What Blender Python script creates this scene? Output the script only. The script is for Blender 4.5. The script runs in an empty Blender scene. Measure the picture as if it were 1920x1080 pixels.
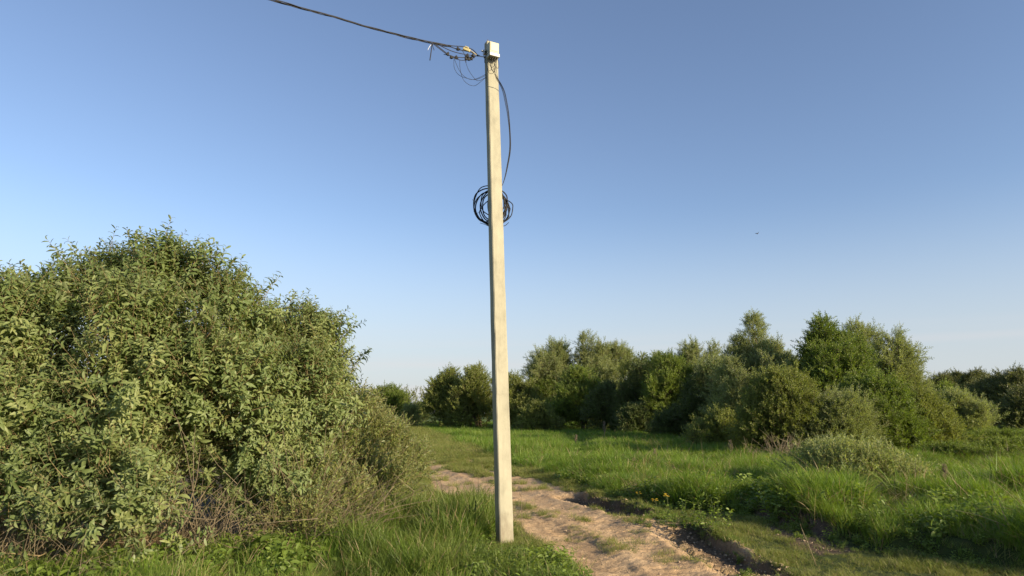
import bpy, math, random
import numpy as np
from mathutils import Vector, Matrix

random.seed(7)
rng = np.random.default_rng(7)
SC = bpy.context.scene
COL = SC.collection

# ------------------------------------------------------------------ camera, sky, sun, exposure
CAM_H = 1.75
PITCH = math.radians(10.4)
F = 1280.0                                   # focal length in photo pixels (1920 wide)
cam_d = bpy.data.cameras.new('camera')
cam_d.sensor_width = 36.0
cam_d.lens = 24.0
cam_d.clip_start = 0.1
cam_d.clip_end = 5000
cam = bpy.data.objects.new('camera', cam_d)
cam.location = (0, 0, CAM_H)
cam.rotation_euler = (math.radians(90) + PITCH, 0, 0)
COL.objects.link(cam)
SC.camera = cam

SUN_AZ = math.radians(125)                   # clockwise from the view direction (+Y)
SUN_EL = math.radians(19)
world = bpy.data.worlds.new('World')
SC.world = world
world.use_nodes = True
wn = world.node_tree
wn.nodes.clear()
w_out = wn.nodes.new('ShaderNodeOutputWorld')
w_bg = wn.nodes.new('ShaderNodeBackground')
sky = wn.nodes.new('ShaderNodeTexSky')
sky.sky_type = 'NISHITA'
sky.sun_disc = False
sky.sun_elevation = SUN_EL
sky.sun_rotation = SUN_AZ
sky.altitude = 0
sky.air_density = 1.0
sky.dust_density = 0.5
sky.ozone_density = 3.0
w_hsv = wn.nodes.new('ShaderNodeHueSaturation')
w_hsv.inputs['Saturation'].default_value = .92
w_hsv.inputs['Hue'].default_value = .505
wn.links.new(sky.outputs[0], w_hsv.inputs['Color'])
# pale evening haze low over the horizon, the same all the way round
w_geo = wn.nodes.new('ShaderNodeNewGeometry')
w_sep = wn.nodes.new('ShaderNodeSeparateXYZ')
wn.links.new(w_geo.outputs['Incoming'], w_sep.inputs[0])
w_abs = wn.nodes.new('ShaderNodeMath')
w_abs.operation = 'ABSOLUTE'
wn.links.new(w_sep.outputs['Z'], w_abs.inputs[0])
w_ramp = wn.nodes.new('ShaderNodeValToRGB')
w_ramp.color_ramp.interpolation = 'EASE'
w_ramp.color_ramp.elements[0].position = 0.0
w_ramp.color_ramp.elements[0].color = (.85, .85, .85, 1)
w_ramp.color_ramp.elements[1].position = 0.30
w_ramp.color_ramp.elements[1].color = (0, 0, 0, 1)
wn.links.new(w_abs.outputs[0], w_ramp.inputs[0])
w_mix = wn.nodes.new('ShaderNodeMixRGB')
wn.links.new(w_ramp.outputs[0], w_mix.inputs['Fac'])
wn.links.new(w_hsv.outputs[0], w_mix.inputs['Color1'])
w_mix.inputs['Color2'].default_value = (3.35, 3.5, 3.75, 1)
w_tc = wn.nodes.new('ShaderNodeTexCoord')
w_map = wn.nodes.new('ShaderNodeMapping')
w_map.inputs['Scale'].default_value = (1.1, 1.1, 26)
wn.links.new(w_tc.outputs['Generated'], w_map.inputs[0])
w_nz = wn.nodes.new('ShaderNodeTexNoise')
w_nz.inputs['Scale'].default_value = 1.6
w_nz.inputs['Detail'].default_value = 5
wn.links.new(w_map.outputs[0], w_nz.inputs['Vector'])
w_cr = wn.nodes.new('ShaderNodeMapRange')
w_cr.inputs['From Min'].default_value = .50
w_cr.inputs['From Max'].default_value = .72
w_cr.inputs['To Max'].default_value = .45
wn.links.new(w_nz.outputs['Fac'], w_cr.inputs['Value'])
w_el = wn.nodes.new('ShaderNodeMapRange')
w_el.inputs['From Min'].default_value = .13
w_el.inputs['From Max'].default_value = .05
wn.links.new(w_abs.outputs[0], w_el.inputs['Value'])
w_mul = wn.nodes.new('ShaderNodeMath')
w_mul.operation = 'MULTIPLY'
wn.links.new(w_cr.outputs[0], w_mul.inputs[0])
wn.links.new(w_el.outputs[0], w_mul.inputs[1])
w_mx2 = wn.nodes.new('ShaderNodeMixRGB')
wn.links.new(w_mul.outputs[0], w_mx2.inputs['Fac'])
wn.links.new(w_mix.outputs[0], w_mx2.inputs['Color1'])
w_mx2.inputs['Color2'].default_value = (4.3, 4.0, 4.0, 1)
wn.links.new(w_mx2.outputs[0], w_bg.inputs['Color'])
w_bg.inputs['Strength'].default_value = 0.096
wn.links.new(w_bg.outputs[0], w_out.inputs['Surface'])

sun_d = bpy.data.lights.new('sun', 'SUN')
sun_d.energy = 4.8
sun_d.angle = math.radians(0.5)
sun_d.color = (1.0, 0.83, 0.58)
sun = bpy.data.objects.new('sun', sun_d)
sdir = Vector((math.sin(SUN_AZ) * math.cos(SUN_EL), math.cos(SUN_AZ) * math.cos(SUN_EL), math.sin(SUN_EL)))
sun.rotation_euler = sdir.to_track_quat('Z', 'Y').to_euler()
COL.objects.link(sun)

SC.view_settings.view_transform = 'Standard'
SC.view_settings.look = 'None'
SC.view_settings.gamma = 1.0
SC.view_settings.use_curve_mapping = False
SC.view_settings.exposure = 0.95
SC.cycles.max_bounces = 8
SC.cycles.diffuse_bounces = 4
SC.cycles.transmission_bounces = 5
SC.cycles.use_denoising = True
try:
    SC.cycles.denoising_prefilter = 'ACCURATE'
except Exception:
    pass

# ------------------------------------------------------------------ helpers
CP, SP = math.cos(PITCH), math.sin(PITCH)


def ray(px, py):
    cx, cu = (px - 960) / F, (540 - py) / F
    return cx, CP - cu * SP, SP + cu * CP


def P(px, py, Y):
    """world point seen at photo pixel (px,py) at ground distance Y"""
    x, y, z = ray(px, py)
    t = Y / y
    return np.array((x * t, Y, CAM_H + z * t))


def G(px, py, z=0.0):
    """where the ray of a photo pixel meets height z"""
    x, y, zz = ray(px, py)
    t = (z - CAM_H) / zz
    return np.array((x * t, y * t))


def ppm(Y, h=1.5):
    """photo pixels per metre at ground distance Y"""
    return F / (Y * CP + (h - CAM_H) * SP)


class Noise:
    def __init__(s, seed, freq, octaves=3, dim=3):
        r = np.random.default_rng(seed)
        s.k, s.p, s.a = [], [], []
        for o in range(octaves):
            n = 7
            d = r.normal(size=(n, dim))
            d /= np.linalg.norm(d, axis=1)[:, None]
            s.k.append(d * freq * (2 ** o) * r.uniform(.7, 1.4, (n, 1)))
            s.p.append(r.uniform(0, 6.28, n))
            s.a.append(0.5 ** o / math.sqrt(n))
        s.k = np.concatenate(s.k)
        s.p = np.concatenate(s.p)
        s.a = np.repeat(s.a, 7)

    def __call__(s, pts):
        out = np.zeros(len(pts))
        for k, p, a in zip(s.k, s.p, s.a):
            out += np.sin(pts @ k + p) * a
        return out


def hash_noise(x, y, seed=0):
    """value noise on a grid, -1..1"""
    xi, yi = np.floor(x).astype(np.int64), np.floor(y).astype(np.int64)
    fx, fy = x - xi, y - yi
    fx, fy = fx * fx * (3 - 2 * fx), fy * fy * (3 - 2 * fy)

    def h(a, b):
        v = (a * 374761393 + b * 668265263 + seed * 974634777) & 0xffffffff
        v = ((v ^ (v >> 13)) * 1274126177) & 0xffffffff
        return ((v ^ (v >> 16)) & 0xffff) / 32767.5 - 1
    return ((h(xi, yi) * (1 - fx) + h(xi + 1, yi) * fx) * (1 - fy) +
            (h(xi, yi + 1) * (1 - fx) + h(xi + 1, yi + 1) * fx) * fy)


def fbm(x, y, seed=0, octv=3):
    o, a = 0, 1.0
    for i in range(octv):
        o = o + a * hash_noise(x * 2 ** i, y * 2 ** i, seed + i * 17)
        a *= .5
    return o


def sstep(a, b, x):
    t = np.clip((x - a) / (b - a), 0, 1)
    return t * t * (3 - 2 * t)


def poly_sd(px, py, poly):
    """signed distance to polygon, positive inside"""
    poly = np.asarray(poly)
    d = np.full(px.shape, 1e9)
    ins = np.zeros(px.shape, bool)
    n = len(poly)
    for i in range(n):
        ax, ay = poly[i]
        bx, by = poly[(i + 1) % n]
        ex, ey = bx - ax, by - ay
        wx, wy = px - ax, py - ay
        t = np.clip((wx * ex + wy * ey) / (ex * ex + ey * ey + 1e-12), 0, 1)
        d = np.minimum(d, (wx - ex * t) ** 2 + (wy - ey * t) ** 2)
        c = ((ay > py) != (by > py))
        with np.errstate(divide='ignore', invalid='ignore'):
            xx = ax + (py - ay) * ex / (ey if ey else 1e-12)
        ins ^= c & (px < xx)
    d = np.sqrt(d)
    return np.where(ins, d, -d)


def line_sd(px, py, pts):
    """distance to a polyline, running length and signed side (positive on its right)"""
    best = np.full(px.shape, 1e9)
    s_at = np.zeros(px.shape)
    side = np.zeros(px.shape)
    run = 0
    for i in range(len(pts) - 1):
        a, b = pts[i], pts[i + 1]
        e = b - a
        L = math.hypot(*e)
        wx, wy = px - a[0], py - a[1]
        t = np.clip((wx * e[0] + wy * e[1]) / L ** 2, 0, 1)
        dx, dy = wx - e[0] * t, wy - e[1] * t
        d = np.hypot(dx, dy)
        m = d < best
        best = np.where(m, d, best)
        s_at = np.where(m, run + t * L, s_at)
        side = np.where(m, np.sign(wx * e[1] - wy * e[0]), side)
        run += L
    return best, s_at, side, run


class MB:
    """collects geometry and links it as one mesh object"""

    def __init__(s):
        s.v, s.f, s.m = [], [], []

    def add(s, verts, faces, mat=0):
        o = len(s.v)
        s.v.extend([tuple(map(float, v)) for v in verts])
        s.f.extend([tuple(i + o for i in f) for f in faces])
        s.m.extend([mat] * len(faces))
        return s

    def tube(s, pts, r, n=6, mat=0, caps=True):
        pts = [Vector([float(c) for c in p]) for p in pts]
        k = len(pts)
        rr = r if hasattr(r, '__len__') else [r] * k
        o = len(s.v)
        t0 = (pts[1] - pts[0]).normalized()
        u = t0.orthogonal().normalized()
        for i, p in enumerate(pts):
            t = (pts[min(i + 1, k - 1)] - pts[max(i - 1, 0)])
            if t.length < 1e-9:
                t = t0.copy()
            t.normalize()
            u = (u - t * u.dot(t))
            if u.length < 1e-6:
                u = t.orthogonal()
            u.normalize()
            w = t.cross(u)
            for j in range(n):
                a = 2 * math.pi * j / n
                s.v.append(tuple(p + (u * math.cos(a) + w * math.sin(a)) * rr[i]))
        for i in range(k - 1):
            for j in range(n):
                a, b = o + i * n + j, o + i * n + (j + 1) % n
                s.f.append((a, b, b + n, a + n))
                s.m.append(mat)
        if caps:
            s.f.append(tuple(o + j for j in reversed(range(n))))
            s.f.append(tuple(o + (k - 1) * n + j for j in range(n)))
            s.m.extend([mat, mat])
        return s

    def box(s, c, size, rot=None, mat=0, bev=0.0):
        import bmesh
        bm = bmesh.new()
        bmesh.ops.create_cube(bm, size=1)
        for v in bm.verts:
            v.co = Vector((v.co.x * size[0], v.co.y * size[1], v.co.z * size[2]))
        if bev:
            bmesh.ops.bevel(bm, geom=bm.edges[:], offset=bev, segments=2, affect='EDGES', profile=.6)
        R = rot or Matrix.Identity(3)
        bm.verts.index_update()
        vs = [R @ v.co + Vector([float(q) for q in c]) for v in bm.verts]
        fs = [[v.index for v in f.verts] for f in bm.faces]
        bm.free()
        return s.add(vs, fs, mat)

    def mesh(s, name, mats, smooth=True):
        me = bpy.data.meshes.new(name)
        me.from_pydata(s.v, [], s.f)
        for m in (mats if isinstance(mats, (list, tuple)) else [mats]):
            me.materials.append(m)
        me.polygons.foreach_set('material_index', s.m)
        me.polygons.foreach_set('use_smooth', [smooth] * len(s.f))
        me.update()
        return me

    def build(s, name, mats, parent=None, smooth=True):
        return link(bpy.data.objects.new(name, s.mesh(name, mats, smooth)), parent)


def link(o, parent=None):
    COL.objects.link(o)
    if parent is not None:
        o.parent = parent
    return o


def tag(o, label=None, cat=None, group=None, kind=None):
    if label:
        o['label'] = label
    if cat:
        o['category'] = cat
    if group:
        o['group'] = group
    if kind:
        o['kind'] = kind
    return o


def empty(name, loc):
    o = bpy.data.objects.new(name, None)
    o.location = [float(c) for c in loc]
    o.empty_display_size = .2
    COL.objects.link(o)
    return o


def curve_pts(ctrl, n=24):
    """Catmull-Rom through control points"""
    c = [np.array(p, float) for p in ctrl]
    c = [2 * c[0] - c[1]] + c + [2 * c[-1] - c[-2]]
    out = []
    seg = len(c) - 3
    for i in range(seg):
        m = max(2, n // seg)
        for j in range(m + (i == seg - 1)):
            t = j / m
            p0, p1, p2, p3 = c[i:i + 4]
            out.append(.5 * ((2 * p1) + (-p0 + p2) * t + (2 * p0 - 5 * p1 + 4 * p2 - p3) * t * t + (-p0 + 3 * p1 - 3 * p2 + p3) * t ** 3))
    return out


# ------------------------------------------------------------------ materials
def new_mat(name):
    m = bpy.data.materials.new(name)
    m.use_nodes = True
    nt = m.node_tree
    nt.nodes.clear()
    return m, nt, nt.nodes, nt.links


def plain(name, col, rough=.6, metal=0.0, var=0.12, nscale=30, bump=0.0):
    m, nt, N, L = new_mat(name)
    out = N.new('ShaderNodeOutputMaterial')
    b = N.new('ShaderNodeBsdfPrincipled')
    tc = N.new('ShaderNodeTexCoord')
    nz = N.new('ShaderNodeTexNoise')
    nz.inputs['Scale'].default_value = nscale
    nz.inputs['Detail'].default_value = 5
    L.new(tc.outputs['Object'], nz.inputs['Vector'])
    mr = N.new('ShaderNodeMapRange')
    mr.inputs['From Min'].default_value = .3
    mr.inputs['From Max'].default_value = .7
    mr.inputs['To Min'].default_value = 1 - var
    mr.inputs['To Max'].default_value = 1 + var
    L.new(nz.outputs['Fac'], mr.inputs['Value'])
    mx = N.new('ShaderNodeVectorMath')
    mx.operation = 'SCALE'
    mx.inputs[0].default_value = col
    L.new(mr.outputs[0], mx.inputs['Scale'])
    L.new(mx.outputs[0], b.inputs['Base Color'])
    b.inputs['Roughness'].default_value = rough
    b.inputs['Metallic'].default_value = metal
    if bump:
        bp = N.new('ShaderNodeBump')
        bp.inputs['Strength'].default_value = bump
        bp.inputs['Distance'].default_value = .01
        L.new(nz.outputs['Fac'], bp.inputs['Height'])
        L.new(bp.outputs[0], b.inputs['Normal'])
    L.new(b.outputs[0], out.inputs['Surface'])
    return m


def leafy(name, c1, c2, c3=None, trans=.35, rough=.5, back=None, nscale=.35, gloss=.35, under=None):
    """foliage: colour varies per shoot (instance random) and slowly over space; light passes through"""
    m, nt, N, L = new_mat(name)
    out = N.new('ShaderNodeOutputMaterial')
    oi = N.new('ShaderNodeObjectInfo')
    ge = N.new('ShaderNodeNewGeometry')
    nz = N.new('ShaderNodeTexNoise')
    nz.inputs['Scale'].default_value = nscale
    nz.inputs['Detail'].default_value = 3
    L.new(ge.outputs['Position'], nz.inputs['Vector'])
    ri = N.new('ShaderNodeMath')
    ri.operation = 'MULTIPLY_ADD'
    L.new(oi.outputs['Random'], ri.inputs[0])
    ri.inputs[1].default_value = .55
    add = N.new('ShaderNodeMapRange')
    add.inputs['From Min'].default_value = .35
    add.inputs['From Max'].default_value = .65
    add.inputs['To Min'].default_value = 0
    add.inputs['To Max'].default_value = .45
    L.new(nz.outputs['Fac'], add.inputs['Value'])
    L.new(add.outputs[0], ri.inputs[2])
    cr = N.new('ShaderNodeValToRGB')
    e = cr.color_ramp.elements
    e[0].color = (*c1, 1)
    e[1].color = (*c2, 1)
    if c3:
        k = e.new(.93)
        k.color = (*c2, 1)
        e[-1].color = (*c3, 1)
        e[1].position = .6 if len(e) > 2 else 1
    L.new(ri.outputs[0], cr.inputs['Fac'])
    col = cr.outputs['Color']
    if back:
        bm = N.new('ShaderNodeMixRGB')
        L.new(ge.outputs['Backfacing'], bm.inputs['Fac'])
        L.new(col, bm.inputs['Color1'])
        bm.inputs['Color2'].default_value = (*back, 1)
        col = bm.outputs[0]
    b = N.new('ShaderNodeBsdfPrincipled')
    b.inputs['Roughness'].default_value = rough
    b.inputs['Specular IOR Level'].default_value = gloss
    L.new(col, b.inputs['Base Color'])
    tr = N.new('ShaderNodeBsdfTranslucent')
    tm = N.new('ShaderNodeMixRGB')
    tm.blend_type = 'MULTIPLY'
    tm.inputs['Fac'].default_value = 1
    L.new(col, tm.inputs['Color1'])
    tm.inputs['Color2'].default_value = (1.5, 1.5, .6, 1)
    L.new(tm.outputs[0], tr.inputs['Color'])
    mx = N.new('ShaderNodeMixShader')
    mx.inputs['Fac'].default_value = trans
    L.new(b.outputs[0], mx.inputs[1])
    L.new(tr.outputs[0], mx.inputs[2])
    L.new(mx.outputs[0], out.inputs['Surface'])
    return m


M = {}
M['willow'] = leafy('willow_leaf', (.090, .135, .038), (.175, .220, .078), (.26, .28, .10), back=(.24, .28, .14), trans=.34)
M['willow_fine'] = leafy('fine_willow_leaf', (.095, .130, .028), (.175, .205, .052), (.24, .24, .08), back=(.20, .23, .11), trans=.32)
M['silver'] = leafy('silver_willow_leaf', (.18, .22, .070), (.32, .365, .130), None, back=(.24, .28, .15), trans=.42)
M['olive'] = leafy('olive_leaf', (.13, .165, .030), (.26, .29, .065), None, back=(.17, .20, .06), trans=.38)
M['green'] = leafy('fresh_green_leaf', (.10, .155, .018), (.22, .29, .038), None, back=(.12, .17, .04), trans=.38)
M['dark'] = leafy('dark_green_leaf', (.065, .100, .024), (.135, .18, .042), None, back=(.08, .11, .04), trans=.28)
M['dusky'] = leafy('far_tree_leaf', (.11, .125, .032), (.19, .205, .055), None, back=(.10, .12, .05), trans=.25)
M['grass'] = leafy('grass_blade', (.075, .140, .016), (.155, .240, .032), (.24, .29, .07), trans=.42, nscale=.5, rough=.5)
M['grass_dark'] = leafy('deep_green_grass_blade', (.065, .110, .020), (.135, .185, .036), (.20, .23, .065), trans=.40, nscale=.6, rough=.5)
M['grass_short'] = leafy('short_trodden_grass', (.105, .140, .028), (.200, .225, .055), (.28, .27, .10), trans=.35, nscale=1.2, rough=.6)
M['weed'] = leafy('weed_leaf', (.10, .155, .024), (.21, .28, .05), None, trans=.40, nscale=2)
M['dry'] = leafy('dry_grass_blade', (.22, .15, .085), (.36, .27, .15), None, trans=.15, nscale=1)
M['bark'] = plain('willow_bark', (.115, .085, .050), .85, var=.35, nscale=14, bump=.4)
M['twig'] = plain('brown_twig', (.24, .175, .085), .75, var=.3, nscale=9)
M['dead'] = plain('dead_twig', (.19, .148, .090), .85, var=.3, nscale=9)
M['green_stem'] = plain('green_stem', (.12, .14, .04), .6, var=.2)
M['yellow'] = plain('yellow_petal', (.75, .50, .03), .5, var=.15)


def concrete():
    m, nt, N, L = new_mat('cast_concrete')
    out = N.new('ShaderNodeOutputMaterial')
    b = N.new('ShaderNodeBsdfPrincipled')
    tc = N.new('ShaderNodeTexCoord')
    mp = N.new('ShaderNodeMapping')
    mp.inputs['Scale'].default_value = (4.5, 4.5, 2.6)
    L.new(tc.outputs['Object'], mp.inputs[0])
    n1 = N.new('ShaderNodeTexNoise')
    n1.inputs['Scale'].default_value = 1.4
    n1.inputs['Detail'].default_value = 7
    n1.inputs['Roughness'].default_value = .62
    L.new(mp.outputs[0], n1.inputs['Vector'])
    cr = N.new('ShaderNodeValToRGB')
    e = cr.color_ramp.elements
    e[0].position, e[0].color = .30, (.25, .236, .175, 1)
    e[1].position, e[1].color = .70, (.36, .343, .252, 1)
    k = e.new(.5)
    k.color = (.325, .306, .226, 1)
    L.new(n1.outputs['Fac'], cr.inputs['Fac'])
    # dark pits
    v = N.new('ShaderNodeTexVoronoi')
    v.inputs['Scale'].default_value = 22
    L.new(tc.outputs['Object'], v.inputs['Vector'])
    pit = N.new('ShaderNodeMapRange')
    pit.inputs['From Min'].default_value = .02
    pit.inputs['From Max'].default_value = .14
    pit.inputs['To Min'].default_value = .62
    pit.inputs['To Max'].default_value = 1
    L.new(v.outputs['Distance'], pit.inputs['Value'])
    # long rain streaks and a soil-splashed foot
    mp2 = N.new('ShaderNodeMapping')
    mp2.inputs['Scale'].default_value = (14, 14, .8)
    L.new(tc.outputs['Object'], mp2.inputs[0])
    n3 = N.new('ShaderNodeTexNoise')
    n3.inputs['Scale'].default_value = 1
    n3.inputs['Detail'].default_value = 4
    L.new(mp2.outputs[0], n3.inputs['Vector'])
    sr = N.new('ShaderNodeMapRange')
    sr.inputs['From Min'].default_value = .36
    sr.inputs['From Max'].default_value = .56
    sr.inputs['To Min'].default_value = .93
    sr.inputs['To Max'].default_value = 1.04
    L.new(n3.outputs['Fac'], sr.inputs['Value'])
    st = N.new('ShaderNodeVectorMath')
    st.operation = 'SCALE'
    L.new(cr.outputs[0], st.inputs[0])
    L.new(sr.outputs[0], st.inputs['Scale'])
    sz = N.new('ShaderNodeSeparateXYZ')
    L.new(tc.outputs['Object'], sz.inputs[0])
    ad = N.new('ShaderNodeMath')
    ad.operation = 'MULTIPLY_ADD'
    L.new(n1.outputs['Fac'], ad.inputs[0])
    ad.inputs[1].default_value = .9
    L.new(sz.outputs['Z'], ad.inputs[2])
    fr = N.new('ShaderNodeMapRange')
    fr.inputs['From Min'].default_value = .45
    fr.inputs['From Max'].default_value = .85
    fr.inputs['To Min'].default_value = .65
    fr.inputs['To Max'].default_value = 0
    L.new(ad.outputs[0], fr.inputs['Value'])
    ft = N.new('ShaderNodeMixRGB')
    L.new(fr.outputs[0], ft.inputs['Fac'])
    L.new(st.outputs[0], ft.inputs['Color1'])
    ft.inputs['Color2'].default_value = (.17, .13, .085, 1)
    mx = N.new('ShaderNodeMixRGB')
    mx.blend_type = 'MULTIPLY'
    mx.inputs['Fac'].default_value = .8
    L.new(ft.outputs[0], mx.inputs['Color1'])
    L.new(pit.outputs[0], mx.inputs['Color2'])
    L.new(mx.outputs[0], b.inputs['Base Color'])
    b.inputs['Roughness'].default_value = .88
    n2 = N.new('ShaderNodeTexNoise')
    n2.inputs['Scale'].default_value = 60
    n2.inputs['Detail'].default_value = 6
    L.new(tc.outputs['Object'], n2.inputs['Vector'])
    bp = N.new('ShaderNodeBump')
    bp.inputs['Strength'].default_value = .5
    bp.inputs['Distance'].default_value = .004
    L.new(n2.outputs['Fac'], bp.inputs['Height'])
    L.new(bp.outputs[0], b.inputs['Normal'])
    L.new(b.outputs[0], out.inputs['Surface'])
    return m


M['concrete'] = concrete()
M['clod'] = plain('dry_clod', (.34, .25, .16), .95, var=.35, nscale=20)
M['cable'] = plain('black_cable_sheath', (.014, .014, .016), .75, var=.3)
M['steel'] = plain('galvanised_steel', (.42, .42, .42), .42, .8, var=.2)
M['rust'] = plain('rusty_steel', (.13, .07, .04), .8, .3, var=.3)
M['box'] = plain('ivory_plastic', (.34, .325, .20), .4, var=.05)
M['box_low'] = plain('white_plastic', (.42, .41, .36), .35, var=.05)
M['black'] = plain('black_plastic', (.010, .010, .010), .8, var=.3)
M['clamp'] = plain('sand_coloured_plastic', (.50, .42, .20), .5, var=.15)
M['tie'] = plain('white_nylon', (.75, .75, .72), .4, var=.05)
M['bird'] = plain('dark_feather', (.05, .05, .055), .7)


def ground_mat():
    m, nt, N, L = new_mat('earth')
    out = N.new('ShaderNodeOutputMaterial')
    b = N.new('ShaderNodeBsdfPrincipled')
    ge = N.new('ShaderNodeNewGeometry')
    at = N.new('ShaderNodeAttribute')
    at.attribute_name = 'dirt'
    wet = N.new('ShaderNodeAttribute')
    wet.attribute_name = 'soil'

    def noise(sc, det=6, ro=.6):
        n = N.new('ShaderNodeTexNoise')
        n.inputs['Scale'].default_value = sc
        n.inputs['Detail'].default_value = det
        n.inputs['Roughness'].default_value = ro
        L.new(ge.outputs['Position'], n.inputs['Vector'])
        return n.outputs['Fac']

    def ramp(f, stops):
        c = N.new('ShaderNodeValToRGB')
        e = c.color_ramp.elements
        e[0].position, e[0].color = stops[0][0], (*stops[0][1], 1)
        e[1].position, e[1].color = stops[-1][0], (*stops[-1][1], 1)
        for p, q in stops[1:-1]:
            k = e.new(p)
            k.color = (*q, 1)
        L.new(f, c.inputs['Fac'])
        return c.outputs['Color']

    def mix(f, a, bb, mode='MIX'):
        x = N.new('ShaderNodeMixRGB')
        x.blend_type = mode
        if isinstance(f, float):
            x.inputs['Fac'].default_value = f
        else:
            L.new(f, x.inputs['Fac'])
        for s, q in (('Color1', a), ('Color2', bb)):
            if isinstance(q, tuple):
                x.inputs[s].default_value = (*q, 1)
            else:
                L.new(q, x.inputs[s])
        return x.outputs[0]

    sand = ramp(noise(1.6), [(.30, (.34, .228, .128)), (.5, (.44, .305, .176)), (.72, (.52, .375, .225))])
    grit = ramp(noise(38, 4, .7), [(.36, (.45, .43, .40)), (.5, (1, 1, 1)), (.7, (1.12, 1.1, 1.05))])
    sand = mix(.5, sand, grit, 'MULTIPLY')
    pebble = ramp(noise(9, 5, .75), [(.36, (.42, .43, .42)), (.46, (1, 1, 1)), (.6, (1, 1, 1))])
    sand = mix(.5, sand, pebble, 'MULTIPLY')
    soil = ramp(noise(11, 6, .7), [(.3, (.05, .036, .026)), (.6, (.12, .085, .058)), (.8, (.19, .135, .09))])
    turf = ramp(noise(3.5, 6, .7), [(.3, (.030, .042, .012)), (.5, (.045, .062, .016)), (.75, (.075, .075, .028))])
    far_turf = ramp(noise(.12, 5, .6), [(.3, (.055, .085, .020)), (.7, (.090, .125, .030))])
    # ragged transition turf -> sand
    nn = noise(7, 6, .7)
    ma = N.new('ShaderNodeMath')
    ma.operation = 'MULTIPLY_ADD'
    L.new(nn, ma.inputs[0])
    ma.inputs[1].default_value = .9
    ma.inputs[2].default_value = -.45
    sm = N.new('ShaderNodeMath')
    sm.operation = 'ADD'
    L.new(at.outputs['Fac'], sm.inputs[0])
    L.new(ma.outputs[0], sm.inputs[1])
    rp = N.new('ShaderNodeMapRange')
    rp.inputs['From Min'].default_value = .40
    rp.inputs['From Max'].default_value = .62
    L.new(sm.outputs[0], rp.inputs['Value'])
    ln = N.new('ShaderNodeVectorMath')
    ln.operation = 'LENGTH'
    L.new(ge.outputs['Position'], ln.inputs[0])
    fr = N.new('ShaderNodeMapRange')
    fr.inputs['From Min'].default_value = 60
    fr.inputs['From Max'].default_value = 130
    L.new(ln.outputs['Value'], fr.inputs['Value'])
    turf = mix(fr.outputs[0], turf, far_turf)
    c = mix(rp.outputs[0], turf, sand)
    c = mix(wet.outputs['Fac'], c, soil)
    L.new(c, b.inputs['Base Color'])
    b.inputs['Roughness'].default_value = .95
    b.inputs['Specular IOR Level'].default_value = .15
    bp = N.new('ShaderNodeBump')
    bp.inputs['Strength'].default_value = .6
    bp.inputs['Distance'].default_value = .025
    L.new(noise(30, 8, .75), bp.inputs['Height'])
    bp2 = N.new('ShaderNodeBump')
    bp2.inputs['Strength'].default_value = .7
    bp2.inputs['Distance'].default_value = .06
    L.new(noise(7, 5, .65), bp2.inputs['Height'])
    L.new(bp.outputs[0], bp2.inputs['Normal'])
    L.new(bp2.outputs[0], b.inputs['Normal'])
    L.new(b.outputs[0], out.inputs['Surface'])
    return m


M['earth'] = ground_mat()


# ------------------------------------------------------------------ the ground: masks and relief
def gp(*pp):
    return [G(a, b) for a, b in pp]


ROAD = gp((1180, 1300), (1110, 1110), (1060, 1050), (1010, 1012), (985, 1005), (960, 985), (935, 965), (905, 948), (870, 937), (830, 928), (805, 912),
          (792, 890), (784, 862), (778, 845), (792, 846), (815, 858), (845, 872), (880, 885), (905, 897), (928, 905), (905, 885), (880, 868),
          (855, 852), (868, 853), (900, 868), (935, 882), (975, 893), (1020, 903), (1060, 918), (1100, 930), (1185, 962),
          (1250, 980), (1310, 998), (1370, 1020), (1450, 1058), (1540, 1110), (1700, 1300))
RIDGE = gp((975, 945), (1010, 962), (1060, 985), (1130, 1015), (1160, 1030))                      # tufty strip between the wheel tracks
VERGE = gp((1125, 955), (1180, 972), (1240, 988), (1290, 1020), (1345, 1052), (1420, 1085))        # small weeds beside the rut
RUT_A = gp((1062, 925), (1110, 941), (1150, 953), (1200, 970))
RUT_B = gp((1262, 985), (1305, 1012), (1350, 1036), (1400, 1056), (1432, 1066))
RUT_C = gp((800, 872), (850, 900), (900, 925), (960, 950), (1040, 990), (1120, 1040), (1190, 1120))   # left wheel track
RUT_D = gp((880, 890), (930, 905), (985, 925), (1090, 965), (1200, 1015), (1290, 1080), (1360, 1160))  # right wheel track
HOLE = G(915, 936)
TALL = gp((772, 795), (812, 812), (850, 826), (900, 846), (950, 866), (1000, 884), (1060, 905), (1130, 925), (1190, 938), (1260, 955), (1330, 962),
          (1400, 966), (1470, 985), (1560, 1008), (1700, 1035), (1850, 1062), (2000, 1085), (2400, 1120), (3400, 1000), (5000, 860), (4000, 782), (700, 782))
SOIL = gp((1400, 965), (1470, 975), (1560, 1000), (1600, 1030), (1540, 1040), (1470, 1015), (1420, 990))
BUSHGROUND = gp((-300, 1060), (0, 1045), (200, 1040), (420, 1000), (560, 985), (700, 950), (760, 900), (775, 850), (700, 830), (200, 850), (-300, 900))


def masks(x, y):
    wob = fbm(x * 1.3, y * 1.3, 3) * .10 * np.clip(y / 10, .6, 3)
    road = poly_sd(x, y, ROAD) + wob
    d, s, side, L = line_sd(x, y, RIDGE)
    ridge = sstep(.16, .04, d + fbm(x * 3, y * 3, 9) * .09)
    dv, sv, _, _ = line_sd(x, y, VERGE)
    verge = sstep(.24, .08, dv + fbm(x * 3, y * 3, 19) * .12)
    tall = poly_sd(x, y, TALL) + fbm(x * .9, y * .9, 5) * .22
    dirt = sstep(-.12, .16, road)
    soil = sstep(-.1, .1, poly_sd(x, y, SOIL) + wob)
    return dirt, ridge, verge, tall, soil


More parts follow.
